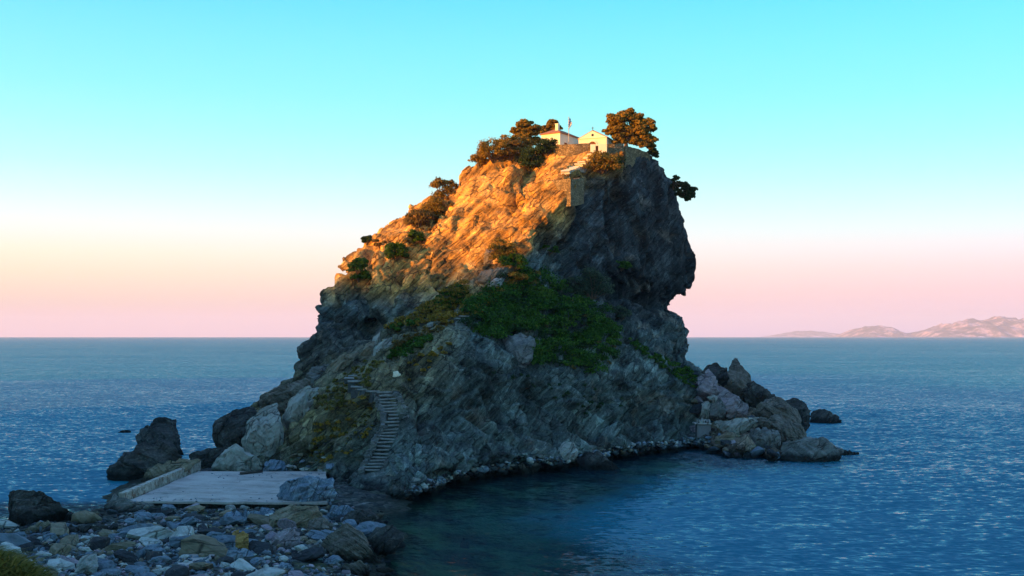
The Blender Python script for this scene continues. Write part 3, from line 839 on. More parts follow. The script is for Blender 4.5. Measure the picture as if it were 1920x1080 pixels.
def outline_boulder(name, label, pts, mat, seed=0, Y=None, thick=0.8, cat='boulder', group=None, sink=0.5, front=0.62, shift=(-0.08, 0.12), res=None):
    pts = np.array(pts, float)
    cx, cyy = pts.mean(0)
    if Y is None:
        lowp = pts[pts[:, 1] >= pts[:, 1].max() - 3].mean(0)
        h = ray(lowp[0], lowp[1] - 1)
        Y0 = h[0].y
    else: Y0 = Y
    w = (pts[:, 0].max() - pts[:, 0].min()) / F * Y0; hgt = (pts[:, 1].max() - pts[:, 1].min()) / F * Y0
    th = thick * 0.5 * (w + hgt)
    Ym = Y0 + th * (0.30 if Y is not None else -0.05)
    rg = np.random.default_rng(seed + 100)
    C = []
    for (x, y) in pts: C.append(P(x, y, Ym + rg.uniform(-.12, .12) * th))
    for s, off in ((front, -0.5), (front * 0.9, 0.5)):
        for (x, y) in pts[::1]:
            xx = cx + (x - cx) * s * rg.uniform(.85, 1.1); yy = cyy + (y - cyy) * s * rg.uniform(.85, 1.1)
            p = P(xx, yy, Ym); p[1] += off * th * rg.uniform(.8, 1.1)
            if off < 0: p[0] += shift[0] * w; p[2] += shift[1] * hgt * 0.5
            C.append(p)
    C = np.array(C)
    low = C[:, 2] < C[:, 2].min() + 0.25 * (C[:, 2].max() - C[:, 2].min())
    C[low, 2] -= sink
    base = C.mean(0); base[2] = C[:, 2].min() + sink
    bm = bmesh.new()
    for p in C - base: bm.verts.new(p)
    r = bmesh.ops.convex_hull(bm, input=bm.verts[:])
    junk = [e for e in r['geom_interior'] if isinstance(e, bmesh.types.BMVert)]
    bmesh.ops.delete(bm, geom=junk, context='VERTS')
    size = (w + hgt + th) / 3
    bmesh.ops.triangulate(bm, faces=bm.faces[:])
    roughen(bm, size, seed, res or max(0.12, size * 0.05))
    me = bm_mesh(name, bm, mat)
    o = link(name, me, None, base)
    return tag(o, label, cat, group)

B = outline_boulder
B('boulder', 'tall pale upright boulder at the foot of the slope, left of the stairs', [(455,830),(470,790),(490,770),(515,757),(528,790),(532,822),(520,852),(490,857),(460,847)], M['pale_rock'], 1, 117.5)
B('boulder', 'pale tilted slab boulder leaning above the tall upright one', [(522,790),(545,755),(575,728),(596,727),(592,745),(562,790),(535,798)], M['pale_rock'], 2, 118.5, 0.6)
B('boulder', 'black jagged boulder standing left of the tall pale one', [(400,805),(405,790),(440,768),(470,763),(478,775),(470,800),(462,845),(430,858),(402,850)], M['dark_rock'], 3, 121)
B('boulder', 'dark brown boulder behind the pale tilted slab, against the sea', [(480,768),(485,745),(515,728),(560,716),(587,720),(572,740),(545,762),(520,775),(485,778)], M['brown_rock'], 4, 125)
B('boulder', 'pointed pale grey boulder at the back edge of the concrete pad', [(393,884),(420,850),(442,836),(465,850),(485,862),(492,886),(395,889)], M['pale_rock'], 5, 115)
B('boulder', 'small rounded pale boulder right of the pointed one behind the pad', [(490,886),(495,870),(510,864),(530,868),(542,885)], M['blue_rock'], 6, 115)
B('boulder', 'low black rock between the black boulder and the pad parapet', [(353,857),(365,847),(395,845),(420,840),(415,862),(395,870),(360,867)], M['dark_rock'], 7, 119.5)
B('sea_stack', 'black pointed sea rock standing in the water off the pad', [(257,818),(275,795),(300,786),(318,792),(332,820),(348,846),(320,856),(262,842)], M['dark_rock'], 8, 137, cat='sea rock', sink=1.5)
B('sea_stack', 'low sloping black sea rock in front of the pointed one', [(190,905),(215,870),(245,845),(270,832),(315,830),(330,860),(325,877),(290,892),(260,907),(200,908)], M['dark_rock'], 9, 113, 0.6, cat='sea rock', sink=1.5)
B('boulder', 'grey and tan rock lying behind the rusty pad parapet', [(258,905),(285,875),(310,868),(345,862),(370,865),(335,890),(290,910)], M['tan_rock'], 10, 110, 0.5)
B('boulder', 'large black boulder in the shallows at the left edge of the spit', [(10,975),(12,930),(35,920),(75,922),(105,945),(118,970),(100,982),(20,985)], M['dark_rock'], 11, 87)
B('boulder', 'small black rock beside the large black shallows boulder', [(116,978),(130,962),(155,966),(152,984)], M['dark_rock'], 12, 88)
B('sea_stack', 'tiny black rock awash far out on the left', [(217,812),(230,806),(243,808),(250,813)], M['dark_rock'], 13, 170, 0.5, cat='sea rock', sink=0.6)
B('boulder', 'flat dark slanting slab between the pad parapet and the sea', [(178,960),(200,930),(228,938),(300,950),(330,968),(290,980),(200,975)], M['grey_rock'], 14, 90.5, 0.5)
B('boulder', 'tan hump-backed boulder near the left edge of the spit', [(22,1012),(58,985),(90,977),(110,990),(102,1018),(60,1028)], M['tan_rock'], 15, 80)
B('boulder', 'big blue-grey banded boulder at the right front corner of the pad', [(519,942),(522,915),(545,900),(585,892),(620,899),(628,930),(612,948),(575,952)], M['blue_rock'], 16, 92)
B('boulder', 'lavender boulder resting on the shingle below the banded one', [(504,1017),(520,997),(545,990),(562,1000),(565,1016),(540,1024)], M['lavender_rock'], 17)
B('boulder', 'ochre upright stone on the spit', [(441,1032),(443,1006),(453,997),(463,1004),(466,1030),(455,1037)], M['ochre_rock'], 18)
B('boulder', 'smaller ochre stone behind the upright ochre one', [(430,1014),(436,998),(447,994),(452,1012)], M['ochre_rock'], 48)
B('boulder', 'wide blue boulder at the very bottom of the spit', [(383,1085),(390,1047),(420,1032),(460,1035),(486,1050),(492,1088)], M['blue_rock'], 19, 66.5)
B('boulder', 'long dark ribbed boulder sloping into the cove', [(608,1030),(618,1000),(650,984),(676,998),(692,1025),(710,1050),(690,1064),(650,1058)], M['brown_rock'], 20, 70)
B('boulder', 'tan rugged boulder in front of the banded boulder', [(503,988),(515,960),(545,950),(590,955),(598,972),(560,990)], M['tan_rock'], 21)
B('boulder', 'dark purple rock beside the cove at the bottom of the spit', [(630,1082),(640,1060),(675,1052),(690,1066),(690,1085)], M['brown_rock'], 22, 66.5)
B('boulder', 'brown low rock left of the long dark ribbed boulder', [(572,1000),(580,978),(605,972),(625,985),(618,1005)], M['brown_rock'], 23)
B('boulder', 'black wet rock at the edge of the cove', [(690,1010),(705,990),(735,985),(757,1008),(740,1025),(700,1028)], M['dark_rock'], 24, 74)
B('boulder', 'grey block near the bottom left corner of the spit', [(140,1072),(148,1048),(170,1040),(180,1060),(178,1078)], M['pale_rock'], 25)
B('boulder', 'bright white stone next to the dry grass', [(35,1030),(45,1017),(56,1020),(56,1032)], M['pale_rock'], 26)
B('slab', 'long flat blue-grey bedrock slab stretching across the middle of the spit', [(196,1006),(255,988),(330,982),(404,985),(418,998),(330,1012),(232,1016)], M['blue_rock'], 80, 80, 0.22, 'rock slab', sink=.8)
B('slab', 'dark bedrock rib between the long blue-grey slab and the broken concrete', [(140,1040),(205,1020),(330,1014),(352,1028),(260,1042),(160,1052)], M['grey_rock'], 81, 74, 0.22, 'rock slab', sink=.8)
B('slab', 'dark bluish bedrock hump left of the long blue-grey slab', [(92,1010),(130,990),(190,984),(232,994),(190,1012),(110,1022)], M['dark_rock'], 82, 79, 0.3, 'rock slab', sink=.8)
B('slab', 'flat greenish slab just in front of the pad, left of the tan rugged boulder', [(400,985),(430,962),(500,958),(512,972),(480,992),(420,996)], M['blue_rock'], 83, 84, 0.25, 'rock slab', sink=.8)
B('boulder', 'dark angular boulder beside the broken concrete slab', [(196,1068),(212,1040),(246,1030),(270,1046),(268,1068),(230,1078)], M['dark_rock'], 84, 70, .7)
B('boulder', 'pale blue boulder at the bottom of the spit under the broken concrete', [(268,1084),(282,1062),(318,1056),(340,1070),(344,1086)], M['blue_rock'], 85, 66.5, .7)
B('boulder', 'grey boulder jammed between the lavender boulder and the ribbed one', [(556,1052),(562,1030),(590,1020),(612,1034),(608,1054),(580,1060)], M['grey_rock'], 86, 70, .7)
B('boulder', 'dark block at the cove edge behind the black wet rock', [(640,975),(660,958),(690,955),(708,972),(690,985),(655,986)], M['dark_rock'], 87, 82, .7)
B('boulder', 'blue-grey block beside the banded boulder at the cove side', [(610,968),(625,950),(652,948),(664,962),(648,975),(622,976)], M['blue_rock'], 88, 86, .7)
# right-hand scree
B('boulder', 'pinnacle boulder standing highest on the scree', [(1362,742),(1370,690),(1383,673),(1395,690),(1402,715),(1414,724),(1395,742)], M['brown_rock'], 30, 151.5)
B('boulder', 'dark rounded crag on the skyline left of the pinnacle boulder', [(1318,705),(1330,687),(1345,681),(1365,690),(1372,722),(1345,730)], M['dark_rock'], 31, 154)
B('boulder', 'long dark boulder below the pinnacle, sloping to the sea', [(1390,728),(1412,714),(1440,735),(1454,746),(1445,760),(1412,760)], M['dark_rock'], 32, 151)
B('boulder', 'big brown boulder at the seaward end of the scree', [(1412,775),(1440,750),(1465,750),(1492,770),(1510,792),(1505,808),(1490,800),(1450,792)], M['brown_rock'], 33, 147)
B('boulder', 'dark block at the seaward tip, behind the big brown boulder', [(1473,757),(1490,746),(1505,752),(1519,770),(1518,794),(1498,794)], M['dark_rock'], 34, 152, sink=1.5)
B('sea_stack', 'black wedge-shaped sea rock off the tip of the scree', [(1522,792),(1530,772),(1548,768),(1570,778),(1592,794),(1525,795)], M['dark_rock'], 35, 188, 0.6, cat='sea rock', sink=1.5)
B('boulder', 'dark brown boulder running down to the water under the big brown one', [(1428,788),(1465,778),(1500,800),(1520,817),(1505,830),(1465,830),(1438,808)], M['brown_rock'], 36, 142, sink=1.2)
B('boulder', 'flat-topped pale slab like a table beside the hut', [(1342,795),(1380,784),(1426,783),(1427,794),(1392,806),(1360,808)], M['pale_rock'], 37, 143, 0.7)
B('boulder', 'grey blocky boulder below the pale table slab', [(1403,830),(1412,808),(1435,803),(1460,808),(1467,827),(1455,840),(1418,841)], M['grey_rock'], 38, 139)
B('boulder', 'tan boulder under the left end of the pale table slab', [(1336,845),(1343,820),(1370,811),(1396,817),(1398,843),(1365,852)], M['tan_rock'], 39, 139)
B('sea_stack', 'big smooth dark grey rock lying in the water at the right', [(1460,862),(1475,835),(1510,820),(1550,828),(1578,846),(1572,868),(1500,870)], M['grey_rock'], 40, 130, cat='sea rock', sink=1.2)
B('sea_stack', 'low brown rock awash beyond the big smooth one', [(1558,850),(1580,843),(1613,850),(1602,855),(1570,856)], M['brown_rock'], 41, 138, 0.5, cat='sea rock', sink=1.0)
B('boulder', 'lavender-pink layered boulder at the top of the scree', [(1308,735),(1312,708),(1330,692),(1346,715),(1347,742),(1325,747)], M['lavender_rock'], 42, 150.5)
B('boulder', 'pinkish boulder with a pale face in the middle of the scree', [(1342,752),(1362,730),(1386,748),(1404,760),(1402,780),(1368,776)], M['lavender_rock'], 43, 149)
B('boulder', 'upright grey stone just above the hut', [(1313,778),(1318,758),(1328,752),(1334,762),(1328,780)], M['pale_rock'], 44, 149)
B('boulder', 'greenish grey boulder right of the upright grey stone', [(1332,778),(1336,757),(1352,748),(1362,765),(1356,782)], M['grey_rock'], 45, 148.5)
B('boulder', 'thin pale flat stone high on the scree', [(1325,745),(1340,741),(1347,745),(1340,751)], M['pale_rock'], 46, 149, 0.5)
B('sea_stack', 'single tiny rock showing above the cove near the hut', [(1306,868),(1312,863),(1320,864),(1320,869)], M['dark_rock'], 47, 131, 0.5, cat='sea rock', sink=0.5)
B('sea_stack', 'tiny rock breaking the middle of the cove surface', [(862,1015),(869,1010),(879,1011),(880,1016)], M['dark_rock'], 49, 81, 0.5, cat='sea rock', sink=0.5)
# shore slabs
B('slab', 'pale tilted slab, leftmost of the slabs leaning on the shore', [(948,850),(957,842),(976,880),(968,886)], M['pale_rock'], 50, None, 0.4, 'rock slab')
B('slab', 'narrow pale slab, second from the left among the leaning shore slabs', [(968,864),(976,858),(992,882),(985,889)], M['pale_rock'], 51, None, 0.4, 'rock slab')
B('slab', 'broad pale slab in the middle of the leaning shore slabs', [(974,848),(990,846),(1014,876),(996,886)], M['pale_rock'], 52, None, 0.4, 'rock slab')
B('slab', 'pale slab, rightmost of the slabs leaning on the shore', [(1000,846),(1014,846),(1030,870),(1024,879),(1012,872)], M['pale_rock'], 53, None, 0.4, 'rock slab')
B('slab', 'greenish pale eight-sided slab propped on the shore of the cove', [(1046,846),(1056,831),(1076,832),(1084,846),(1078,858),(1062,866),(1050,860)], M['pale_rock'], 54, None, 0.4, 'rock slab')
B('slab', 'long dark slab jutting into the cove beside the eight-sided slab', [(1080,868),(1100,848),(1125,850),(1165,876),(1150,882),(1110,878)], M['dark_rock'], 55, None, 0.5, 'rock slab')
# on the slope
B('boulder', 'large pale boulder above the green thicket', [(893,524),(903,508),(918,503),(955,502),(952,515),(918,534)], M['tan_rock'], 60)
B('boulder', 'whitish sloping rock just below the large pale boulder above the thicket', [(908,546),(928,524),(948,520),(930,548)], M['pale_rock'], 61)
B('boulder', 'pale boulder, upper of the two beside the green patch on the spur', [(695,648),(700,632),(720,620),(736,622),(728,637),(710,648)], M['pale_rock'], 62)
B('boulder', 'pale blue boulder, lower of the two beside the green patch on the spur', [(695,658),(715,642),(742,630),(739,647),(715,661)], M['pale_rock'], 63)
B('boulder', 'dark flat-topped boulder at the foot of the left cliff', [(558,718),(585,690),(620,682),(634,698),(602,716)], M['grey_rock'], 64)
B('boulder', 'tan boulder above the flat-topped dark one under the left cliff', [(610,694),(640,665),(668,661),(662,678),(640,696)], M['tan_rock'], 65)
B('boulder', 'brown leaning rock just left of the pale pair on the spur', [(672,672),(688,645),(700,640),(697,664)], M['tan_rock'], 66)
B('boulder', 'white rounded stone standing beside the top of the main stairs', [(735,706),(738,698),(745,696),(751,702),(748,709)], M['white'], 67, cat='stone', sink=0.2)
B('boulder', 'white stone in the dry grass below the upper stairs', [(797,613),(804,605),(815,602),(818,611)], M['pale_rock'], 68, cat='stone', sink=0.2)
B('boulder', 'small pale stone lodged on the dark bank under the thicket', [(860,696),(863,690),(871,694),(872,700)], M['pale_rock'], 69, cat='stone', sink=0.2)
B('boulder', 'white rock beside the bottom of the stairs by the water', [(765,908),(775,895),(795,900),(790,912)], M['pale_rock'], 70)
B('boulder', 'grey blue rock wall face left of the lower thicket on the saddle', [(700,628),(720,600),(752,585),(762,592),(740,612),(715,630)], M['grey_rock'], 71)
B('boulder', 'orange sunlit boulder beside the bush below the bright face', [(905,492),(912,468),(925,458),(934,470),(925,492)], M['tan_rock'], 72)
B('boulder', 'bare grey rock showing in the middle of the thicket', [(938,660),(945,632),(975,625),(1002,634),(1003,650),(985,690),(950,680)], M['grey_rock'], 73)

# loose stones: a pool of meshes shared by all copies
def stone_mesh(seed, mat):
    rg = np.random.default_rng(seed)
    bm = bmesh.new()
    ax = np.array([1, rg.uniform(.6, .95), rg.uniform(.45, .8)])
    for _ in range(16):
        v = rg.normal(size=3); v /= np.linalg.norm(v); v = np.sign(v) * np.abs(v) ** 0.75
        bm.verts.new(v * ax * 0.5)
    r = bmesh.ops.convex_hull(bm, input=bm.verts[:])
    bmesh.ops.delete(bm, geom=[e for e in r['geom_interior'] if isinstance(e, bmesh.types.BMVert)], context='VERTS')
    bmesh.ops.bevel(bm, geom=bm.edges[:], offset=0.05, segments=1, affect='EDGES', clamp_overlap=True)
    bmesh.ops.triangulate(bm, faces=bm.faces[:])
    roughen(bm, 0.9, seed, 0.22, 0.6, 0)
    return bm_mesh('stone', bm, mat)
KINDS = ['bluegrey', 'pale', 'tan', 'dark', 'lavender']
LAB = {'bluegrey': 'blue-grey loose stone lying in the jumble of the spit', 'pale': 'whitish loose stone lying in the jumble of the spit', 'tan': 'tan loose stone lying in the jumble of the spit',
       'dark': 'dark loose stone lying in the jumble of the spit', 'lavender': 'lavender loose stone lying in the jumble of the spit'}
POOL = {k: [stone_mesh(200 + 10 * i + j, M['stone_' + k]) for j in range(5)] for i, k in enumerate(KINDS)}
placed = []
def scatter_stones():
    rg = np.random.default_rng(5); n = 0; tries = 0
    while n < 290 and tries < 9000:
        tries += 1
        px = rg.uniform(-40, 745); py = rg.uniform(945, 1165)
        if px < 110 and py > 985 + 0: 
            if py > 1060 + px * 0.9: continue
        p = ground_pt(px, py, 1.0); z = down(p[0], p[1])
        if z < -0.1 or z > 3.5: continue
        s = float(np.clip(rg.lognormal(0.0, 0.5), 0.4, 3.1)) * (1.15 - 0.3 * (py < 965))
        if any((p[0] - a) ** 2 + (p[1] - b) ** 2 < (0.42 * (s + c)) ** 2 for a, b, c in placed): continue
        placed.append((p[0], p[1], s))
        k = rg.choice(KINDS, p=[.36, .17, .18, .19, .10])
        o = link('loose_stone', POOL[k][rg.integers(5)], None, (p[0], p[1], z + 0.12 * s))
        o.scale = (s * rg.uniform(.8, 1.5), s, s * rg.uniform(.6, 1.0))
        o.rotation_euler = (rg.uniform(-.35, .35), rg.uniform(-.35, .35), rg.uniform(0, 6.28))
        big = 'large' if s > 1.0 else ('medium-sized' if s > .62 else 'small')
        sx, sy = CX + p[0] / p[1] * F, py
        zones = {'in front of the concrete pad': (390, 955), 'beside the banded boulder': (570, 965), 'around the ochre upright stone': (455, 1020), 'around the broken concrete slab': (365, 1045),
                 'near the tan hump-backed boulder': (90, 1010), 'below the flat dark slanting slab': (235, 985), 'along the edge of the cove': (690, 990), 'beside the long dark ribbed boulder': (640, 1040),
                 'around the lavender boulder': (535, 1020), 'at the bottom of the spit': (300, 1085), 'above the dry grass': (120, 1050), 'beside the wide blue boulder': (450, 1070), 'in the middle of the spit': (280, 1020)}
        zn = min(zones, key=lambda q: (zones[q][0] - sx) ** 2 + (1.8 * (zones[q][1] - sy)) ** 2)
        cn = {'bluegrey': 'blue-grey', 'pale': 'whitish', 'tan': 'tan', 'dark': 'dark', 'lavender': 'lavender'}[k]
        tag(o, f'{big} {cn} loose stone {zn}', 'stone', {'bluegrey': 'blue-grey', 'pale': 'whitish', 'tan': 'tan', 'dark': 'dark', 'lavender': 'lavender'}[k] + ' stones of the spit')
        n += 1
scatter_stones()

def merged_stones(name, spots, mats_pool):
    V, Fc, off = [], [], 0
    for (p, s, rzr, j) in spots:
        m = mats_pool[j]
        a = m[0] * np.array([s * 1.2, s, s * .75])
        c, sn = math.cos(rzr), math.sin(rzr)
        a = np.stack([a[:, 0] * c - a[:, 1] * sn, a[:, 0] * sn + a[:, 1] * c, a[:, 2]], 1) + p
        V.append(a); Fc.append(m[1] + off); off += len(a)
    return np.concatenate(V), np.concatenate(Fc)
def tiny(seed):
    rg = np.random.default_rng(seed); bm = bmesh.new()
    for _ in range(11):
        v = rg.normal(size=3); v /= np.linalg.norm(v); bm.verts.new(v * 0.5 * rg.uniform(.75, 1.1))
    r = bmesh.ops.convex_hull(bm, input=bm.verts[:])
    bmesh.ops.delete(bm, geom=[e for e in r['geom_interior'] if isinstance(e, bmesh.types.BMVert)], context='VERTS')
    bmesh.ops.triangulate(bm, faces=bm.faces[:]); bm.verts.index_update()
    v = np.array([x.co for x in bm.verts]); f = np.array([[x.index for x in y.verts] for y in bm.faces]); bm.free()
    return v, f
TINY = [tiny(i) for i in range(12)]
def small_stones():
    rg = np.random.default_rng(8)
    for k, frac in zip(KINDS, (.36, .2, .2, .15, .09)):
        sp = []
        while len(sp) < 4200 * frac:
            px = rg.uniform(-60, 750); py = rg.uniform(940, 1180)
            p = ground_pt(px, py, 1.0); z = down(p[0], p[1])
            if z < -0.15 or z > 3.2: continue
            s = rg.uniform(.14, .58)
            sp.append((np.array([p[0], p[1], z + 0.1 * s]), s, rg.uniform(0, 6.28), rg.integers(12)))
        V, f = merged_stones('shingle', sp, TINY)
        stuff(link('shingle_stones', mesh_np('shingle_stones', V, f, M['stone_' + k])))
    # shingle along the foot of the bank and over the scree
    for k, n in (('pale', 260), ('bluegrey', 480), ('dark', 260), ('tan', 90)):
        sp = []
        while len(sp) < n:
            px = rg.uniform(760, 1330); t = rg.uniform(0, 1)
            wl_ = np.interp(px, [745,770,800,850,900,950,1000,1050,1100,1150,1200,1250,1300,1330], [950,935,925,908,897,888,884,877,869,861,853,848,842,850])
            h = ray(px, wl_ - 8 - 14 * t ** 1.5)
            if h[0].z < 0.3: continue
            s = float(np.clip(rg.lognormal(-1.0, .55), .15, 1.5))
            sp.append((np.array(h[0]), s, rg.uniform(0, 6.28), rg.integers(12)))
        V, f = merged_stones('shingle', sp, TINY)
        stuff(link('shore_shingle', mesh_np('shore_shingle', V, f, M['stone_' + k])))
small_stones()
def scree_stones():
    rg = np.random.default_rng(21); n = 0
    while n < 74:
        t = rg.uniform(0, 1); px = 1300 + 195 * t; py = rg.uniform(700 + 75 * t, 862)
        h = ray(px, py)
        if h is None or h[0].z < 0.2 or h[0].y > 165: continue
        s = float(np.clip(rg.lognormal(0.1, .4), .55, 2.4))
        k = rg.choice(['tan', 'dark', 'lavender', 'bluegrey'], p=[.3, .25, .2, .25])
        o = link('scree_rock', POOL[k][rg.integers(5)], None, h[0])
        o.scale = (s * 1.3, s, s * .9); o.rotation_euler = (rg.uniform(-.5, .5), rg.uniform(-.5, .5), rg.uniform(0, 6.28))
        zones = {'beside the pinnacle boulder': (1385, 720), 'below the dark rounded skyline crag': (1335, 715), 'beside the hut': (1320, 825), 'under the pale table slab': (1385, 815), 'beside the big brown boulder': (1455, 765),
                 'around the pinkish boulder': (1380, 760), 'near the upright grey stone': (1325, 765), 'at the waterline by the tan boulder': (1370, 855), 'beside the big smooth sea rock': (1460, 850), 'below the grey blocky boulder': (1425, 850), 'beside the long dark boulder': (1425, 735)}
        zn = min(zones, key=lambda q: (zones[q][0] - px) ** 2 + (1.5 * (zones[q][1] - py)) ** 2)
        tag(o, ('large ' if s > 1.45 else 'medium ' if s > 1.0 else 'small ') + {'tan': 'tan', 'dark': 'dark', 'lavender': 'pinkish', 'bluegrey': 'blue-grey'}[k] + ' scree rock ' + zn, 'rock', {'tan': 'tan', 'dark': 'dark', 'lavender': 'pinkish', 'bluegrey': 'blue-grey'}[k] + ' scree rocks')
        n += 1
    n = 0
    while n < 26:
        px = rg.uniform(535, 620); py = rg.uniform(845, 884)
        if rg.uniform() < .3: px, py = rg.uniform(380, 440), rg.uniform(862, 884)
        h = ray(px, py)
        s = float(rg.uniform(.4, 1.2)); k = rg.choice(['pale', 'bluegrey', 'tan'])
        o = link('loose_stone', POOL[k][rg.integers(5)], None, h[0]); o.scale = (s * 1.5, s, s * .7)
        o.rotation_euler = (rg.uniform(-.4, .4), rg.uniform(-.4, .4), rg.uniform(0, 6.28))
        tag(o, {'pale': 'whitish', 'tan': 'tan', 'bluegrey': 'blue-grey'}[k] + ' stone ' + ('left of the pointed pale boulder' if px < 450 else 'right of the rounded boulder' if px < 578 else 'near the foot of the stairs') + ' behind the concrete pad', 'stone', k + ' stones behind the pad')
        n += 1
scree_stones()

# ------------------------------------------------------------------ concrete pad, parapet
def pad():
    zt = 1.05
    c = [ground_pt(612, 884, zt), ground_pt(372, 884, zt), ground_pt(236, 940, zt), ground_pt(520, 942, zt), ground_pt(614, 942, zt)]
    base = np.mean(c, 0); base[2] = zt - 0.4
    t = thing('concrete_pad', 'flat grey concrete landing pad between the spit and the rock', 'concrete pad', base)
    bm = bmesh.new(); rgq = np.random.default_rng(6); c2 = []
    for a_, b_ in zip(c, c[1:] + c[:1]):
        for k_ in range(9):
            q_ = a_ + (b_ - a_) * k_ / 9; c2.append(q_ + np.array([rgq.normal() * .1, rgq.normal() * .12, 0]) * (k_ > 0))
    pts = [(p - base)[:2] for p in c2]
    bm_prism(bm, pts, 0.22, 0.4)
    link('slab', bm_mesh('slab', bm, M['concrete']), t)
    bm = bmesh.new(); bm_prism(bm, [(p[0] * .985, p[1] * .965) for p in pts], -0.9, 0.215)
    link('shadow_footing', bm_mesh('shadow_footing', bm, M['dark_rock']), t)  # dark base set back to draw the shadow line under the slab edge
    rgv = np.random.default_rng(12); sp = []
    for _ in range(110):
        e_ = rgv.random()
        px_, py_ = (rgv.uniform(250, 610), 941 - rgv.exponential(5)) if e_ < .6 else (rgv.uniform(395, 606), 887 + rgv.exponential(3))
        s_ = rgv.uniform(.06, .22); sp.append((ground_pt(px_, py_, zt + .03), s_, rgv.uniform(0, 6.28), rgv.integers(12)))
    V_, f_ = merged_stones('g', sp, TINY); stuff(link('pad_gravel', mesh_np('pad_gravel', V_, f_, M['stone_bluegrey'])))
    # parapet along the left side
    a = ground_pt(228, 941, zt - 0.1); b = ground_pt(372, 878, zt - 0.1)
    base = (a + b) / 2
    t = thing('parapet', 'low rust-stained concrete parapet along the seaward side of the pad', 'parapet', base)
    dirv = Vector(b - a); L = dirv.length; ang = math.atan2(dirv.y, dirv.x)
    bm = bmesh.new(); bm_box(bm, (0, 0, 0.1), (L, 0.5, 1.1))
    bmesh.ops.subdivide_edges(bm, edges=bm.edges[:], cuts=5, use_grid_fill=True)
    for v in bm.verts:
        q = np.array([[v.co.x * 1.1, v.co.y * 1.5, v.co.z * 1.5]]); v.co += Vector((0, 0.10 * fbm(q, 3)[0], 0.12 * fbm(q + 9, 3)[0]))
    o = link('wall', bm_mesh('wall', bm, M['rusty']), t); o.rotation_euler = (0, 0, ang)
    bm = bmesh.new(); bm_box(bm, (0, -0.02, 0.70), (L + .1, 0.5, 0.14))
    bmesh.ops.subdivide_edges(bm, edges=bm.edges[:], cuts=4, use_grid_fill=True)
    for v in bm.verts:
        v.co.z += 0.05 * fbm(np.array([[v.co.x * .8, v.co.y, 3.]]), 3)[0]
    o = link('coping', bm_mesh('coping', bm, M['rusty']), t); o.rotation_euler = (0, 0, ang)
    # log
    a = ground_pt(451, 888, zt + .12); b = ground_pt(492, 884, zt + .12)
    bm = bmesh.new(); m0 = (a + b) / 2
    bm_tube(bm, [a - m0, (0, .03, .02), b - m0], [.16, .13, .1], 8)
    tag(link('log', bm_mesh('log', bm, M['wood'], True), None, m0), 'short dark driftwood log lying at the back edge of the pad', 'log')
    # broken path slab on the spit
    pl = [(326, 1064), (352, 1036), (378, 1018), (421, 1009), (418, 1026), (396, 1046), (372, 1064)]
    zt2 = ray(372, 1038)[0].z + 0.22
    q = [ground_pt(x, y, zt2) for x, y in pl]; base = np.mean(q, 0)
    bm = bmesh.new(); bm_prism(bm, [(p - base)[:2] for p in q], -0.5, 0.0)
    bmesh.ops.bevel(bm, geom=bm.edges[:], offset=0.04, segments=1, affect='EDGES')
    tag(link('concrete_slab', bm_mesh('concrete_slab', bm, M['concrete']), None, base), 'broken flat concrete slab lying among the stones of the spit', 'slab')
pad()

# ------------------------------------------------------------------ stairs
def flight(label, line, width_px, n, mat, rise=0.0, name='stairway', lift=0.22, rzoff=0.0, group=None, side=False):
    pts = [(np.array(ray(x, y)[0])) for x, y in line]
    pts = np.array(pts)
    seg = np.concatenate([[0], np.cumsum(np.linalg.norm(np.diff(pts, axis=0), axis=1))])
    base = pts[0]
    t = thing(name, label, 'stairs', base, group)
    sm = np.linspace(0, seg[-1], n)
    Q = np.stack([np.interp(sm, seg, pts[:, k]) for k in range(3)], 1)
    rg = np.random.default_rng(int(line[0][0]))
    for i, q in enumerate(Q):
        j = min(i + 1, n - 1); k = max(i - 1, 0)
        d = Q[j] - Q[k]; ang = math.atan2(d[1], d[0]) - math.pi / 2 + rzoff
        w = width_px / F * q[1] * rg.uniform(.8, 1.15); run = max(0.42, np.hypot(d[0], d[1]) / 2 * 1.15)
        dx = rg.uniform(-.22, .22); rr = ang * 0.5 + rg.uniform(-.04, .04)
        bm = bmesh.new()
        bm_box(bm, (dx, 0.1, lift - .08), (w, run + .35, .16), Matrix.Rotation(rg.uniform(-.06, .06), 3, 'Y'))
        bmesh.ops.bevel(bm, geom=bm.edges[:], offset=0.03, segments=1, affect='EDGES')
        o = link('step', bm_mesh('step', bm, mat), t, q - base); o.rotation_euler = (0, 0, rr)
        bm = bmesh.new()
        bm_box(bm, (dx, 0.22, lift - .16 - .55), (w * .97, run + .1, 1.1))
        q_dx = dx; half = w / 2
        link('riser', bm_mesh('riser', bm, M['riser'] if mat is M['step'] else mat), o)
    if side:
        for sgn in (-1, 1):
            bm = bmesh.new()
            for q in Q:
                for _ in range(2):
                    c = q - base + np.array([sgn * (width_px / F * q[1] / 2 + .22) + rg.normal() * .1, rg.normal() * .2, lift - .15 + rg.normal() * .12])
                    bm_box(bm, c, rg.uniform(.3, .65, 3) * np.array([1, 1.2, 1.0]), Matrix.Rotation(rg.uniform(-.6, .6), 3, (rg.normal(), rg.normal(), 1)))
            link('side_wall', bm_mesh('side_wall', bm, M['grey_rock']), t)
    return t
flight('lower flight of worn concrete steps rising from the pad side', [(700,884),(712,858),(724,832),(734,808)], 35, 13, M['step'], side=True)
flight('middle flight of worn concrete steps up the spur', [(742,800),(738,775),(730,755),(722,738)], 34, 11, M['step'], side=True)
flight('short upper flight of steps at the turn beside the dry grass', [(672,728),(666,716),(662,707)], 30, 4, M['step'])
flight('small flight of pale steps at the corner of the green thicket', [(866,600),(876,588),(886,576)], 26, 6, M['step'])
flight('whitewashed flight of steps climbing to the chapel gate', [(1062,325),(1080,318),(1096,306),(1108,293)], 16, 12, M['palestep'], lift=0.35)

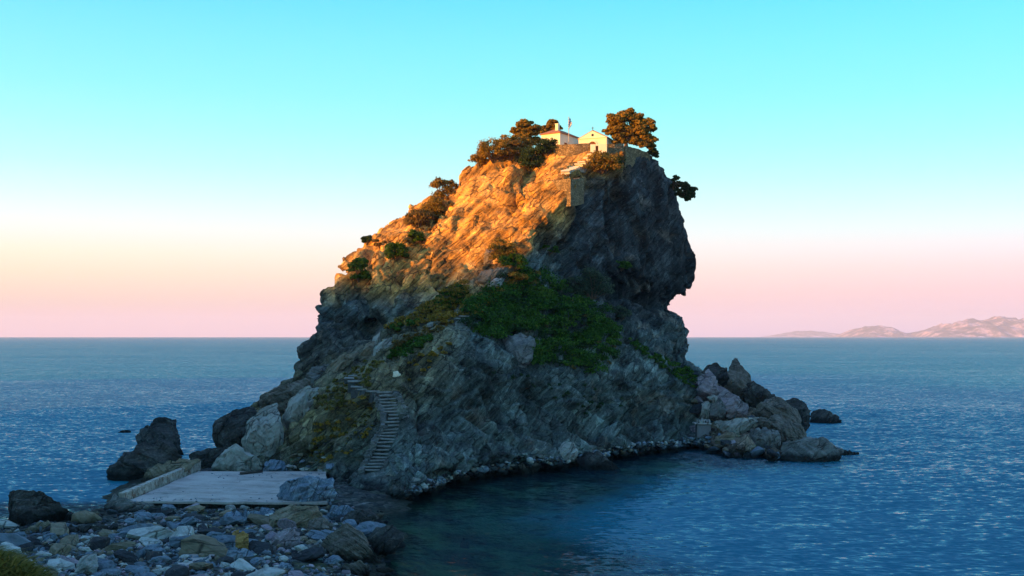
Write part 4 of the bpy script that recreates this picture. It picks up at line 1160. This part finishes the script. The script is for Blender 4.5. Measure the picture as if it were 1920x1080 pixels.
flight('level path of flat stones joining the short upper flight to the middle flight', [(672,727),(690,729),(706,733),(722,738)], 14, 4, M['step'], lift=-.02)

# ------------------------------------------------------------------ foliage
def leaf_quads(cent, nrm, size, rg, aspect=1.0):
    n = len(cent)
    a = rg.normal(size=(n, 3)); a -= nrm * (a * nrm).sum(1)[:, None] * 0.6
    a /= np.linalg.norm(a, axis=1)[:, None] + 1e-9
    b = np.cross(nrm + rg.normal(size=(n, 3)) * 0.6, a); b /= np.linalg.norm(b, axis=1)[:, None] + 1e-9
    s = size * rg.uniform(.6, 1.3, n)
    a = a * s[:, None] * 0.5; b = b * (s * 0.5 * aspect)[:, None]
    V = np.stack([cent - a, cent - b * .8 + a * .1, cent + a, cent + b * .8 + a * .1], 1).reshape(-1, 3)
    f = np.arange(4 * n).reshape(n, 4)
    return V, f
def puff(c, r, n, size, rg, flat=0.8):
    d = rg.normal(size=(n, 3)); d /= np.linalg.norm(d, axis=1)[:, None]
    d[:, 2] = np.where(d[:, 2] < -0.3, -d[:, 2] * .5, d[:, 2])
    rr = r * rg.uniform(.55, 1.08, n)
    q = c + d * np.array([1, 1, flat]) * rr[:, None]
    V, f = leaf_quads(q, d, size, rg)
    return V, f, np.repeat(rg.uniform(0, .75, n) + rg.uniform(-.05, .25), 4)
def leaf_mesh(name, puffs, mat, origin):
    V, Fc, A, off = [], [], [], 0
    for v, f, a in puffs:
        V.append(v - origin); Fc.append(f + off); A.append(a); off += len(v)
    me = mesh_np(name, np.concatenate(V), np.concatenate(Fc), mat)
    attr_float(me, 'leaf', np.clip(np.concatenate(A), 0, 1))
    return me

def shrub(label, px, py, wpx, hpx_, mat, seed, Y=None, group=None, dens=1.0, lean=0.0):
    """a bush whose foot is at pixel (px,py) on the rock; size given in photograph pixels"""
    rg = np.random.default_rng(seed)
    if Y is None:
        h = ray(px, py); foot = np.array(h[0])
    else: foot = P(px, py, Y)
    W, H = wpx / F * foot[1], hpx_ / F * foot[1]
    t = thing('shrub', label, 'shrub', foot, group)
    puffs = []; stems = []
    n = int(10 + W * H * 1.6)
    for i in range(n):
        x = rg.uniform(-.5, .5); z = rg.uniform(0.12, 1.0) * (1 - 1.1 * x * x)
        yv = rg.uniform(-.42, .42) * min(W, 3.5)
        c = foot + np.array([x * W * .85 + lean * z * W, yv, z * H * .85])
        r = min(W, H) * rg.uniform(.16, .28) + .12
        puffs.append(puff(c, r, int(130 * dens * max(1, r)), .24, rg))
        if i % 2 == 0: stems.append(c)
    link('leaves', leaf_mesh('leaves', puffs, mat, foot), t)
    bm = bmesh.new()
    for c in stems:
        e = c - foot
        bm_tube(bm, [Vector((0, 0, -.3)), Vector(e * .5 + rg.normal(size=3) * .08), Vector(e)], [.07, .045, .02], 5)
    link('stem', bm_mesh('stem', bm, M['bark']), t)
    return t

SHRUBS = [
 ('round green bush clinging to the left cliff under the lip', 672, 528, 36, 50, 'leaf_green', 1.2),
 ('green bush in the gully above the left cliff', 742, 488, 44, 34, 'leaf_green', 1.0),
 ('dark green bush higher up the same left gully', 775, 455, 38, 28, 'leaf_green', 1.0),
 ('dry brown bush on the left skyline slope', 785, 425, 46, 36, 'leaf_brown', 1.0),
 ('olive brown bush below the skyline shrub on the left', 812, 412, 40, 46, 'leaf_pine', 1.0),
 ('ragged shrub breaking the left skyline halfway up', 828, 372, 36, 44, 'leaf_pine', .8),
 ('low dry bush right of the ragged skyline shrub', 848, 352, 28, 20, 'leaf_brown', .8),
 ('tiny bush on the skyline above the lip of the left cliff', 688, 456, 18, 16, 'leaf_dark', .9),
 ('low dry tuft beside the tiny skyline bush', 712, 462, 34, 12, 'leaf_brown', .7),
 ('olive bush beside the orange sunlit boulder', 942, 488, 44, 44, 'leaf_pine', 1.0),
 ('dark green bush between the bright face and the shaded cliff', 962, 508, 50, 34, 'leaf_green', 1.0),
 ('dark green bush spilling down under the white house', 995, 326, 44, 50, 'leaf_dark', 1.0),
 ('green bush covering the house wall from below', 1028, 292, 46, 36, 'leaf_dark', 1.0),
 ('large olive bush on the ledge below the chapel gate', 1128, 326, 74, 44, 'leaf_pine', 1.1),
 ('dark bush at the right end of the ledge bush', 1158, 312, 24, 24, 'leaf_dark', 1.0),
 ('brown bush on the summit skyline, next to the leftmost pine', 925, 304, 52, 44, 'leaf_pine', .9),
 ('smaller bush at the left end of the summit skyline', 897, 316, 30, 34, 'leaf_pine', .9),
 ('brown bush at the foot of the leftmost pine', 958, 298, 46, 38, 'leaf_brown', .9),
 ('brown bush between the summit pines and the skyline bushes', 948, 292, 44, 40, 'leaf_pine', .9),
 ('brown bush filling the gap under the leftmost pine', 980, 292, 44, 40, 'leaf_pine', .9),
 ('sage-grey bush on the shaded ledge above the thicket', 1110, 560, 66, 62, 'leaf_grey', .8),
 ('small dark bush low on the shaded ledge', 1072, 545, 34, 24, 'leaf_grey', .8),
 ('bright green bush nearest the pale blue boulder on the spur', 775, 612, 26, 18, 'leaf_green', 1.2),
 ('small dark green bush left of the bright green one on the spur', 742, 620, 34, 16, 'leaf_green', 1.2),
 ('olive bush beside the white stone below the upper stairs', 832, 607, 34, 16, 'leaf_pine', 1.0),
 ('pale sage bush at the right end of the thicket', 1165, 600, 36, 26, 'leaf_grey', .9),
 ('green bush on the shaded cliff above the ledge', 1165, 505, 40, 18, 'leaf_green', .8),
 ('yellow-green bush at the top of the thicket', 968, 532, 40, 26, 'leaf_pine', 1.0),
 ('dark shrub on the cliff at the shadow edge', 1030, 475, 34, 16, 'leaf_green', .8),
]
for i, (lab, px, py, w, h, m, d) in enumerate(SHRUBS):
    shrub(lab, px, py, w, h, M[m], 300 + i, dens=d)

def in_poly(px, py, poly):
    c = False; n = len(poly)
    for i in range(n):
        (x1, y1), (x2, y2) = poly[i], poly[(i + 1) % n]
        if (y1 > py) != (y2 > py) and px < (x2 - x1) * (py - y1) / (y2 - y1) + x1: c = not c
    return c
def cover(name, poly, count, mat, seed, r=(.35, .8), leaves=60, size=.24, ymax=1e9):
    rg = np.random.default_rng(seed); poly = [tuple(p) for p in poly]
    xs, ys = [p[0] for p in poly], [p[1] for p in poly]
    puffs = []; k = 0
    while k < count:
        px, py = rg.uniform(min(xs), max(xs)), rg.uniform(min(ys), max(ys))
        if not in_poly(px, py, poly): continue
        h = ray(px, py)
        if h is None or h[0].y > ymax: k += 1; continue
        c = np.array(h[0]); rr = rg.uniform(*r)
        puffs.append(puff(c + np.array([0, 0, rr * .25]), rr, int(leaves * rr / r[1]) + 8, size, rg, .75)); k += 1
    o = stuff(link(name, leaf_mesh(name, puffs, mat, np.zeros(3))))
    return o
TH = [(860,603),(880,580),(905,556),(935,530),(965,512),(1010,515),(1040,522),(1060,545),(1090,570),(1130,580),(1150,610),(1155,650),(1150,692),(1110,706),(1060,692),(1020,682),(992,692),(985,662),(1000,636),(960,624),(930,640),(890,628)]
cover('thicket', TH, 250, M['leaf_green'], 41, (.7, 1.5), 330, .26)
cover('thicket', TH, 60, M['leaf_dark'], 52, (.6, 1.2), 260, .24)
cover('thicket', [(870,600),(935,540),(1030,530),(1120,590),(1150,640),(1120,660),(1000,620),(900,620)], 26, M['leaf_grey'], 42, (.4, .9), 150)
cover('thicket', [(862,602),(905,556),(965,512),(1010,515),(960,545),(900,590)], 50, M['leaf_pine'], 53, (.4, .9), 150)
cover('scrub', [(722,618),(770,590),(830,546),(872,528),(886,560),(872,590),(820,606),(765,614)], 190, M['leaf_pine'], 43, (.3, .7), 70)
cover('scrub', [(780,585),(830,550),(870,535),(880,565),(840,580)], 60, M['leaf_green'], 44, (.3, .6), 70)
cover('scrub', [(728,672),(740,655),(770,640),(812,630),(800,645),(760,668)], 70, M['leaf_green'], 45, (.25, .5), 70)
cover('scrub', [(1172,632),(1200,645),(1250,675),(1296,692),(1316,732),(1290,725),(1250,695),(1200,662)], 130, M['leaf_green'], 46, (.25, .5), 60)
cover('dry_grass', [(585,752),(620,720),(660,695),(690,670),(720,680),(690,700),(700,725),(650,735),(660,760),(620,770)], 130, M['leaf_grass'], 47, (.15, .35), 50, .2)
cover('dry_grass', [(735,640),(800,612),(850,604),(820,625),(770,640),(740,655)], 80, M['leaf_brown'], 48, (.15, .3), 50, .2)
cover('dry_grass', [(560,850),(620,780),(690,770),(700,800),(640,850),(600,870)], 50, M['leaf_grass'], 49, (.12, .28), 36, .18)
cover('scrub', [(600,770),(690,740),(700,800),(660,860),(590,870),(560,840)], 34, M['leaf_pine'], 54, (.2, .5), 70)
cover('scrub', [(745,690),(800,660),(850,640),(820,680),(770,715)], 16, M['leaf_pine'], 55, (.2, .4), 60)
cover('thicket', TH, 30, M['leaf_brown'], 56, (.3, .7), 80)
cover('scrub', [(740,470),(800,400),(850,360),(860,375),(800,440),(760,490)], 60, M['leaf_brown'], 50, (.2, .5), 60)
cover('scrub', [(880,690),(1000,740),(1100,780),(1200,760),(1100,720),(960,700)], 26, M['leaf_dark'], 51, (.2, .45), 50)

# foreground grass near the camera (bottom-left corner)
def near_grass():
    rg = np.random.default_rng(77)
    n = 16000
    Vs = []; A = []
    # a mound of dry grass on the slope in front of the camera
    for i in range(n):
        px = rg.uniform(-160, 105); py_top = np.interp(px, [-160, 0, 40, 70, 100, 110], [1022, 1040, 1058, 1080, 1108, 1126])
        Y = rg.uniform(9.5, 12.5)
        d = rg.uniform(0, 1) ** 1.3
        base = P(px, py_top + 6 + d * 90, Y)
        L = rg.uniform(.03, .10); w = rg.uniform(.006, .014)
        tip = base + np.array([rg.normal() * .12 + .06, rg.normal() * .1, L])
        mid = (base + tip) / 2 + np.array([-.02, 0, .03]); sd = np.array([w, 0, 0])
        Vs += [base - sd, base + sd, mid + sd * .8, mid - sd * .8, mid - sd * .8, mid + sd * .8, tip + sd * .1, tip - sd * .1]
        a = rg.uniform(0, 1); A += [a] * 8
    me = mesh_np('roadside_grass', np.array(Vs), np.arange(len(Vs)).reshape(-1, 4), M['leaf_grass'])
    attr_float(me, 'leaf', A)
    stuff(link('roadside_grass', me))
    rows = []
    for j, Y in enumerate(np.linspace(9, 13, 14)):
        for px in np.linspace(-260, 130, 30):
            top = np.interp(px, [-260, 0, 40, 70, 100, 130], [1030, 1048, 1066, 1090, 1118, 1152])
            p = P(px, top, Y); p[2] -= 1.2 * abs(j - 6.5) / 6.5 * .5
            rows.append(p)
    me = mesh_np('grassy_bank', np.array(rows), grid_faces(14, 30), M['leaf_brown'], True)
    structure(link('grassy_bank', me))
near_grass()

# ------------------------------------------------------------------ pines
def pine(label, foot, H, crown, seed, mat, trunk_r=.25, group='pines on the summit'):
    """crown: list of (dx, dy, z, r) masses in metres relative to the foot"""
    rg = np.random.default_rng(seed)
    t = thing('pine_tree', label, 'tree', foot, group)
    bm = bmesh.new()
    fork = np.array([.25 * rg.normal(), 0, H * .35])
    bm_tube(bm, [(0, 0, -1.0), tuple(fork * .5 + np.array([.12, 0, 0])), tuple(fork)], [trunk_r * 1.2, trunk_r, trunk_r * .8], 9)
    puffs = []
    for (dx, dy, z, r) in crown:
        c = np.array([dx, dy, z])
        bm_tube(bm, [tuple(fork - np.array([0, 0, .2])), tuple(fork * .4 + c * .6 + np.array([0, 0, -.25 * r])), tuple(c)], [trunk_r * .55, trunk_r * .32, .03], 6)
        for _ in range(int(11 + 7 * r)):
            o = rg.normal(size=3); o /= np.linalg.norm(o); o[2] *= .7
            cc = c + o * r * rg.uniform(.45, .95)
            puffs.append(puff(cc + foot, r * rg.uniform(.34, .56), int(120 * r + 60), .28, rg, .7))
    link('trunk', bm_mesh('trunk', bm, M['bark'], True), t)
    link('crown', leaf_mesh('crown', puffs, mat, foot), t)
    return t
def crown_px(list_px, foot_px, Y, rg):
    out = []
    for (x, y, rpx) in list_px:
        out.append(((x - foot_px[0]) / F * Y, rg.uniform(-1.2, 1.2), (foot_px[1] - y) / F * Y, rpx / F * Y))
    return out
rgp = np.random.default_rng(99)
Yp = 168
pine('big spreading pine at the right of the chapel', P(1172, 284, Yp), 6, crown_px([(1155,225,18),(1178,218,17),(1200,228,18),(1150,245,16),(1172,246,20),(1196,250,20),(1215,240,15),(1218,262,14),(1192,266,13),(1160,264,14),(1222,272,9),(1205,272,9)], (1172, 284), Yp, rgp), 1, M['leaf_pine'], .32)
pine('leftmost of the summit pines, left of the white house', P(992, 290, 177), 5, crown_px([(985,238,16),(1000,245,13),(972,246,13),(985,256,15),(1003,262,12),(968,262,10)], (992, 290), 177, rgp), 2, M['leaf_pine'], .22)
pine('pine showing over the roof of the white house', P(1030, 272, 182), 4.5, crown_px([(1026,238,10),(1036,234,10),(1044,242,8),(1030,248,10),(1018,246,8)], (1030, 272), 182, rgp), 3, M['leaf_pine'], .2)
pine('dark tree hanging from the right edge of the cliff', P(1262, 345, 171), 2.5, crown_px([(1268,346,10),(1282,350,11),(1296,356,10),(1285,364,11),(1272,360,9),(1298,366,8),(1290,373,7),(1264,336,7)], (1262, 345), 171, rgp), 4, M['leaf_dark'], .18, None)
pine('small leaning shrub-like pine at the right end of the summit wall', P(1222, 298, 171), 1.6, crown_px([(1222,285,8),(1228,292,7),(1215,290,6)], (1222, 298), 171, rgp), 5, M['leaf_dark'], .1, None)

# ------------------------------------------------------------------ chapel, house, walls, flag
def local(o_parent, name, bm, mat, smooth=False):
    return link(name, bm_mesh(name, bm, mat, smooth), o_parent)
def chapel():
    a = math.radians(20)
    W, D, He, Hp = 4.45, 6.5, 2.75, 3.85
    Yc = 168.0
    base = P(1111, 273, Yc); base[2] = CH + (HY - 258.5) / F * Yc - He
    # local frame: x along the facade (to the right), y into the building; facade normal looks left-front
    t = thing('chapel', 'small whitewashed chapel with arched door on the summit', 'chapel', base, rz=-a)
    bm = bmesh.new(); pts = [(-W/2, 0), (W/2, 0), (W/2, He), (0, Hp), (-W/2, He)]
    lo = [bm.verts.new((x, 0, z)) for x, z in pts]; hi = [bm.verts.new((x, D, z)) for x, z in pts]
    bm.faces.new(lo); bm.faces.new(hi[::-1])
    for i in range(5): bm.faces.new((lo[i], hi[i], hi[(i+1) % 5], lo[(i+1) % 5]))
    local(t, 'wall', bm, M['white'])
    for s in (-1, 1):
        bm = bmesh.new()
        p0, p1 = (s * (W/2 + .22), He - .07), (0.0 + s*.0, Hp + .05)
        for k in range(9):
            f0, f1 = k / 9, (k + 1) / 9
            x0, z0 = p0[0] + (p1[0]-p0[0])*f0, p0[1] + (p1[1]-p0[1])*f0
            x1, z1 = p0[0] + (p1[0]-p0[0])*f1, p0[1] + (p1[1]-p0[1])*f1
            v = [bm.verts.new((x, y, z + dz)) for (x, z, dz) in ((x0, z0, .0), (x1, z1, .02), (x1, z1, .1), (x0, z0, .1)) for y in (.18, D + .1)]
            bm.faces.new((v[0], v[1], v[3], v[2])); bm.faces.new((v[4], v[5], v[7], v[6])); bm.faces.new((v[0], v[2], v[4], v[6])); bm.faces.new((v[1], v[3], v[5], v[7]))
            bm.faces.new((v[0], v[1], v[7], v[6])); bm.faces.new((v[2], v[3], v[5], v[4]))
        local(t, 'roof', bm, M['rooftile'])
    # arched door with a raised surround
    bm = bmesh.new(); r = .62; zc = 1.55
    arc = [(r, 0)] + [(r * math.cos(q), zc + r * math.sin(q)) for q in np.linspace(0, math.pi, 15)] + [(-r, 0)]
    f = bm.faces.new([bm.verts.new((x, -.05, z)) for x, z in arc])
    ex = bmesh.ops.extrude_face_region(bm, geom=[f]); bmesh.ops.translate(bm, vec=(0, .12, 0), verts=[g for g in ex['geom'] if isinstance(g, bmesh.types.BMVert)])
    d = local(t, 'door', bm, M['door'])
    bm = bmesh.new()
    for q0, q1 in zip(np.linspace(0, math.pi, 15)[:-1], np.linspace(0, math.pi, 15)[1:]):
        for (ra, rb) in ((.63, .80),):
            v = [bm.verts.new((rr * math.cos(q), y, zc + rr * math.sin(q))) for y in (-.12, .03) for rr, q in ((ra, q0), (rb, q0), (rb, q1), (ra, q1))]
            bm.faces.new(v[:4]); bm.faces.new(v[4:][::-1])
            for i in range(4): bm.faces.new((v[i], v[i+4], v[(i+1) % 4+4], v[(i+1) % 4]))
    local(t, 'arch', bm, M['white'])
    bm = bmesh.new(); bm_tube(bm, [(0, -.03, 3.18), (0, .06, 3.18)], [.2, .2], 16)
    local(t, 'oculus', bm, M['glass_dark'])
    bm = bmesh.new(); bm_box(bm, (0, -.04, He - .04), (W + .1, .14, .08)); local(t, 'string_course', bm, M['white'])
    bm = bmesh.new(); bm_box(bm, (0, .1, Hp + .32), (.07, .07, .62)); bm_box(bm, (0, .1, Hp + .42), (.36, .072, .07)); local(t, 'cross', bm, M['iron'])
chapel()

def house():
    c = np.array([7.43, 170.0]); d = np.array([.54, .84]); w = np.array([-.84, .54])
    L, Wd = 6.0, 3.4
    ze = CH + (HY - 249) / F * 170.0; Hh = 3.5; z0 = ze - Hh
    ang = math.atan2(d[1], d[0])
    t = thing('house', 'low white house with hipped tile roof left of the flagpole', 'house', (c[0], c[1], z0), rz=ang)
    # local x along the long wall (away), local y across to the left
    bm = bmesh.new(); bm_prism(bm, [(0, 0), (L, 0), (L, Wd), (0, Wd)], 0, Hh); local(t, 'wall', bm, M['white'])
    bm = bmesh.new(); o = .22; zt = Hh + .003
    e = [bm.verts.new(p) for p in ((-o, -o, zt), (L + o, -o, zt), (L + o, Wd + o, zt), (-o, Wd + o, zt))]
    e2 = [bm.verts.new((v.co.x, v.co.y, zt + .1)) for v in e]
    r0 = bm.verts.new((1.7, Wd/2, zt + 1.05)); r1 = bm.verts.new((L - 1.7, Wd/2, zt + 1.05))
    bm.faces.new(e[::-1])
    for i in range(4): bm.faces.new((e[i], e[(i+1) % 4], e2[(i+1) % 4], e2[i]))
    bm.faces.new((e2[0], e2[1], r1, r0)); bm.faces.new((e2[1], e2[2], r1)); bm.faces.new((e2[2], e2[3], r0, r1)); bm.faces.new((e2[3], e2[0], r0))
    roof = local(t, 'roof', bm, M['rooftile'])
    bm = bmesh.new(); bm_box(bm, (1.0, 1.05, zt + .95), (.5, .5, 1.3)); bm_box(bm, (1.0, 1.05, zt + 1.62), (.6, .6, .1))
    link('chimney', bm_mesh('chimney', bm, M['white']), roof)
    bm = bmesh.new(); bm_box(bm, (1.75, -.02, 1.15), (.75, .09, 2.1)); local(t, 'door', bm, M['door'])
    for x in (3.0, 4.9):
        bm = bmesh.new(); bm_box(bm, (x, -.015, 1.7), (.7, .07, .85)); wv = local(t, 'window', bm, M['door'])
        bm = bmesh.new(); bm_box(bm, (x, -.05, 1.7), (.52, .03, .66)); link('pane', bm_mesh('pane', bm, M['glass_dark']), wv)
house()

def wall_strip(name, label, pts3, height, thick, mat, cat='wall', rough=.12, cap=None, down_h=1.5, seed=0):
    """wall along 3-D foot points with its top at foot + height"""
    pts3 = np.array(pts3); base = pts3.mean(0)
    t = thing(name, label, cat, base)
    bm = bmesh.new(); n = 2
    P2 = []
    for a, b in zip(pts3, pts3[1:]):
        k = max(2, int(np.linalg.norm(b - a) / .4))
        for i in range(k): P2.append(a + (b - a) * i / k)
    P2.append(pts3[-1]); P2 = np.array(P2)
    T = np.gradient(P2[:, :2], axis=0); T /= np.linalg.norm(T, axis=1)[:, None]
    N = np.stack([T[:, 1], -T[:, 0]], 1)
    nz = 7; V = []
    for side in (1, -1):
        for j in range(nz):
            z = -down_h + (height + down_h) * j / (nz - 1)
            q = P2 - base; q = q.copy(); q[:, :2] += N * thick / 2 * side; q[:, 2] += z
            q[:, :2] += N * (rough * fbm(q * 1.1 + seed + side * 7, 3))[:, None]
            if j == nz - 1: q[:, 2] += rough * .8 * fbm(q * 1.3 + seed, 2)
            V.append(q)
    V = np.array(V); m = len(P2)
    vs = [[bm.verts.new(p) for p in r] for r in V]
    def strip(r1, r2):
        for i in range(m - 1): bm.faces.new((r1[i], r1[i+1], r2[i+1], r2[i]))
    for j in range(nz - 1): strip(vs[j], vs[j+1]); strip(vs[nz+j], vs[nz+j+1])
    strip(vs[nz-1], vs[2*nz-1]); strip(vs[0], vs[nz])
    for i in (0, m - 1):
        for j in range(nz - 1): bm.faces.new((vs[j][i], vs[j+1][i], vs[nz+j+1][i], vs[nz+j][i]))
    local(t, 'masonry', bm, mat)
    if cap:
        bm = bmesh.new()
        for a, b in zip(P2[::2], P2[2::2]):
            mm = (a + b) / 2 - base; L = np.linalg.norm(b - a)
            bm_box(bm, (mm[0], mm[1], mm[2] + height + .05), (L + .02, thick + .12, .1), Matrix.Rotation(math.atan2(b[1]-a[1], b[0]-a[0]), 3, 'Z'))
        local(t, 'coping', bm, cap)
    return t
wall_strip('retaining_wall', 'curved rubble wall holding up the chapel terrace', [P(1036, 306, 164.5), P(1052, 306, 163), P(1078, 306, 162), P(1108, 304, 162)], 2.75, .7, M['masonry'], seed=2)
wall_strip('retaining_wall', 'low rubble wall under the big pine, right of the gate', [P(1136, 282, 162.5), P(1152, 281, 162.6), P(1168, 280, 163.2)], .85, .5, M['masonry'], seed=3, down_h=2.5)
wall_strip('retaining_wall', 'stone wall along the shaded right-hand brink of the summit', [P(1170, 285, 163.6), P(1192, 290, 167), P(1216, 299, 170)], .9, .5, M['masonry'], seed=4, down_h=2.5)
wall_strip('bastion', 'square stone bastion with one bright and one shaded face', [P(1028, 375, 152.6), P(1069, 375, 149.3), P(1090, 370, 153.4)], 2.75, .8, M['masonry'], 'bastion', .08, seed=6, down_h=0.9)
def gate():
    a = P(1108, 290, 161.3); b = P(1137, 284, 161.0)
    base = (a + b) / 2; base[2] = CH + (HY - 289) / F * 161.2
    dv = b - a; ang = math.atan2(dv[1], dv[0]); L = np.hypot(dv[0], dv[1])
    t = thing('gateway', 'whitewashed gateway wall with a dark doorway at the head of the steps', 'gateway', base, rz=ang)
    Ht = (289 - 271) / F * 161.2
    bm = bmesh.new(); bm_box(bm, (-L/2 + .3, 0, Ht/2 - .5), (.75, .5, Ht + 1.0)); local(t, 'pier', bm, M['white'])
    bm = bmesh.new(); bm_box(bm, (L/2 - .55, 0, Ht/2 - .75), (1.25, .5, Ht + 1.5)); local(t, 'pier', bm, M['white'])
    bm = bmesh.new(); bm_box(bm, (-.12, 0, Ht - .1), (L - .9, .46, .22)); local(t, 'lintel', bm, M['white'])
    bm = bmesh.new(); bm_box(bm, (-.05, .16, Ht/2 - .3), (.62, .08, Ht + .3)); local(t, 'door', bm, M['door'])
gate()
def flag():
    Y = 163.5; base = P(1066.5, 274, Y)
    H = (274 - 220) / F * Y
    t = thing('flagpole', 'slim pale flagpole in front of the white house', 'flagpole', base)
    bm = bmesh.new(); bm_tube(bm, [(0, 0, -.8), (0, 0, H)], [.06, .045], 8); local(t, 'pole', bm, M['metal'], True)
    bm = bmesh.new(); bmesh.ops.create_uvsphere(bm, u_segments=10, v_segments=6, radius=.09, matrix=Matrix.Translation((0, 0, H))); local(t, 'finial', bm, M['metal'], True)
    # limp striped flag
    m = NT('striped_flag'); at = m.add('Attribute', attribute_name='stripe')
    col = m.ramp(at.outputs['Fac'], [(0.45, (0.70, 0.70, 0.72)), (0.55, (0.035, 0.08, 0.32))])
    m.principled(col, .8)
    nu, nv = 28, 22; V = []; S = []
    for j in range(nv):
        v = j / (nv - 1)
        for i in range(nu):
            u = i / (nu - 1)
            drop = u * (1.0 - 0.1 * v)
            wd = .85 * (0.5 + .6 * math.sin(math.pi * min(1, .25 + v * .75)))
            x = .05 + wd * (.55 * u + .25 * math.sin(u * 9 + v * 2)) - .30 * u
            y = .22 * math.sin(u * 11 + 1 + v) * (.3 + u)
            z = H - .1 - v * 1.15 - drop * .62
            V.append((x, y, z))
            k = int(v * 9)
            canton = u < .36 and v < 5 / 9
            s = float(k % 2 == 0)
            if canton: s = 0.0 if (abs(u - .18) < .04 or abs(v - 2.5 / 9) < .055) else 1.0
            S.append(s)
    me = mesh_np('flag', V, grid_faces(nv, nu), m.m, True); attr_float(me, 'stripe', S)
    o = link('flag', me, None, base); tag(o, 'limp blue and white striped flag at the top of the pole', 'flag')
    sm = o.modifiers.new('s', 'SOLIDIFY'); sm.thickness = .01
flag()

# ------------------------------------------------------------------ hut on the scree
def hut():
    h = P(1320, 819, 145.0); base = h
    t = thing('hut', 'small grey concrete box hut with a rubble slab on top by the scree', 'hut', base)
    w = 26 / F * 143.5; H = 23 / F * 143.5
    bm = bmesh.new(); bm_box(bm, (0, .8, H/2 - .12), (w, 1.6, H + .24)); local(t, 'wall', bm, M['hutwall'])
    bm = bmesh.new(); bm_box(bm, (0, -.02, H/2 - .05), (w * .86, .07, H * .82)); local(t, 'door', bm, M['hutwall'])
    bm = bmesh.new(); bm_box(bm, (-.15, .75, H + .12), (w + .45, 2.0, .2)); bmesh.ops.bevel(bm, geom=bm.edges[:], offset=.05, segments=1, affect='EDGES')
    r = local(t, 'roof', bm, M['pale_rock'])
    rg = np.random.default_rng(4)
    for k in range(5):
        bm = bmesh.new()
        for v in rg.normal(size=(12, 3)) * np.array([.28, .3, .18]): bm.verts.new(v)
        rr = bmesh.ops.convex_hull(bm, input=bm.verts[:]); bmesh.ops.delete(bm, geom=[e for e in rr['geom_interior'] if isinstance(e, bmesh.types.BMVert)], context='VERTS')
        o = link('stone', bm_mesh('stone', bm, M['pale_rock']), r, (-.75 + .32 * k, .5 + .3 * (k % 2), H + .38 + .08 * (k == 2)))
hut()
print('script done')
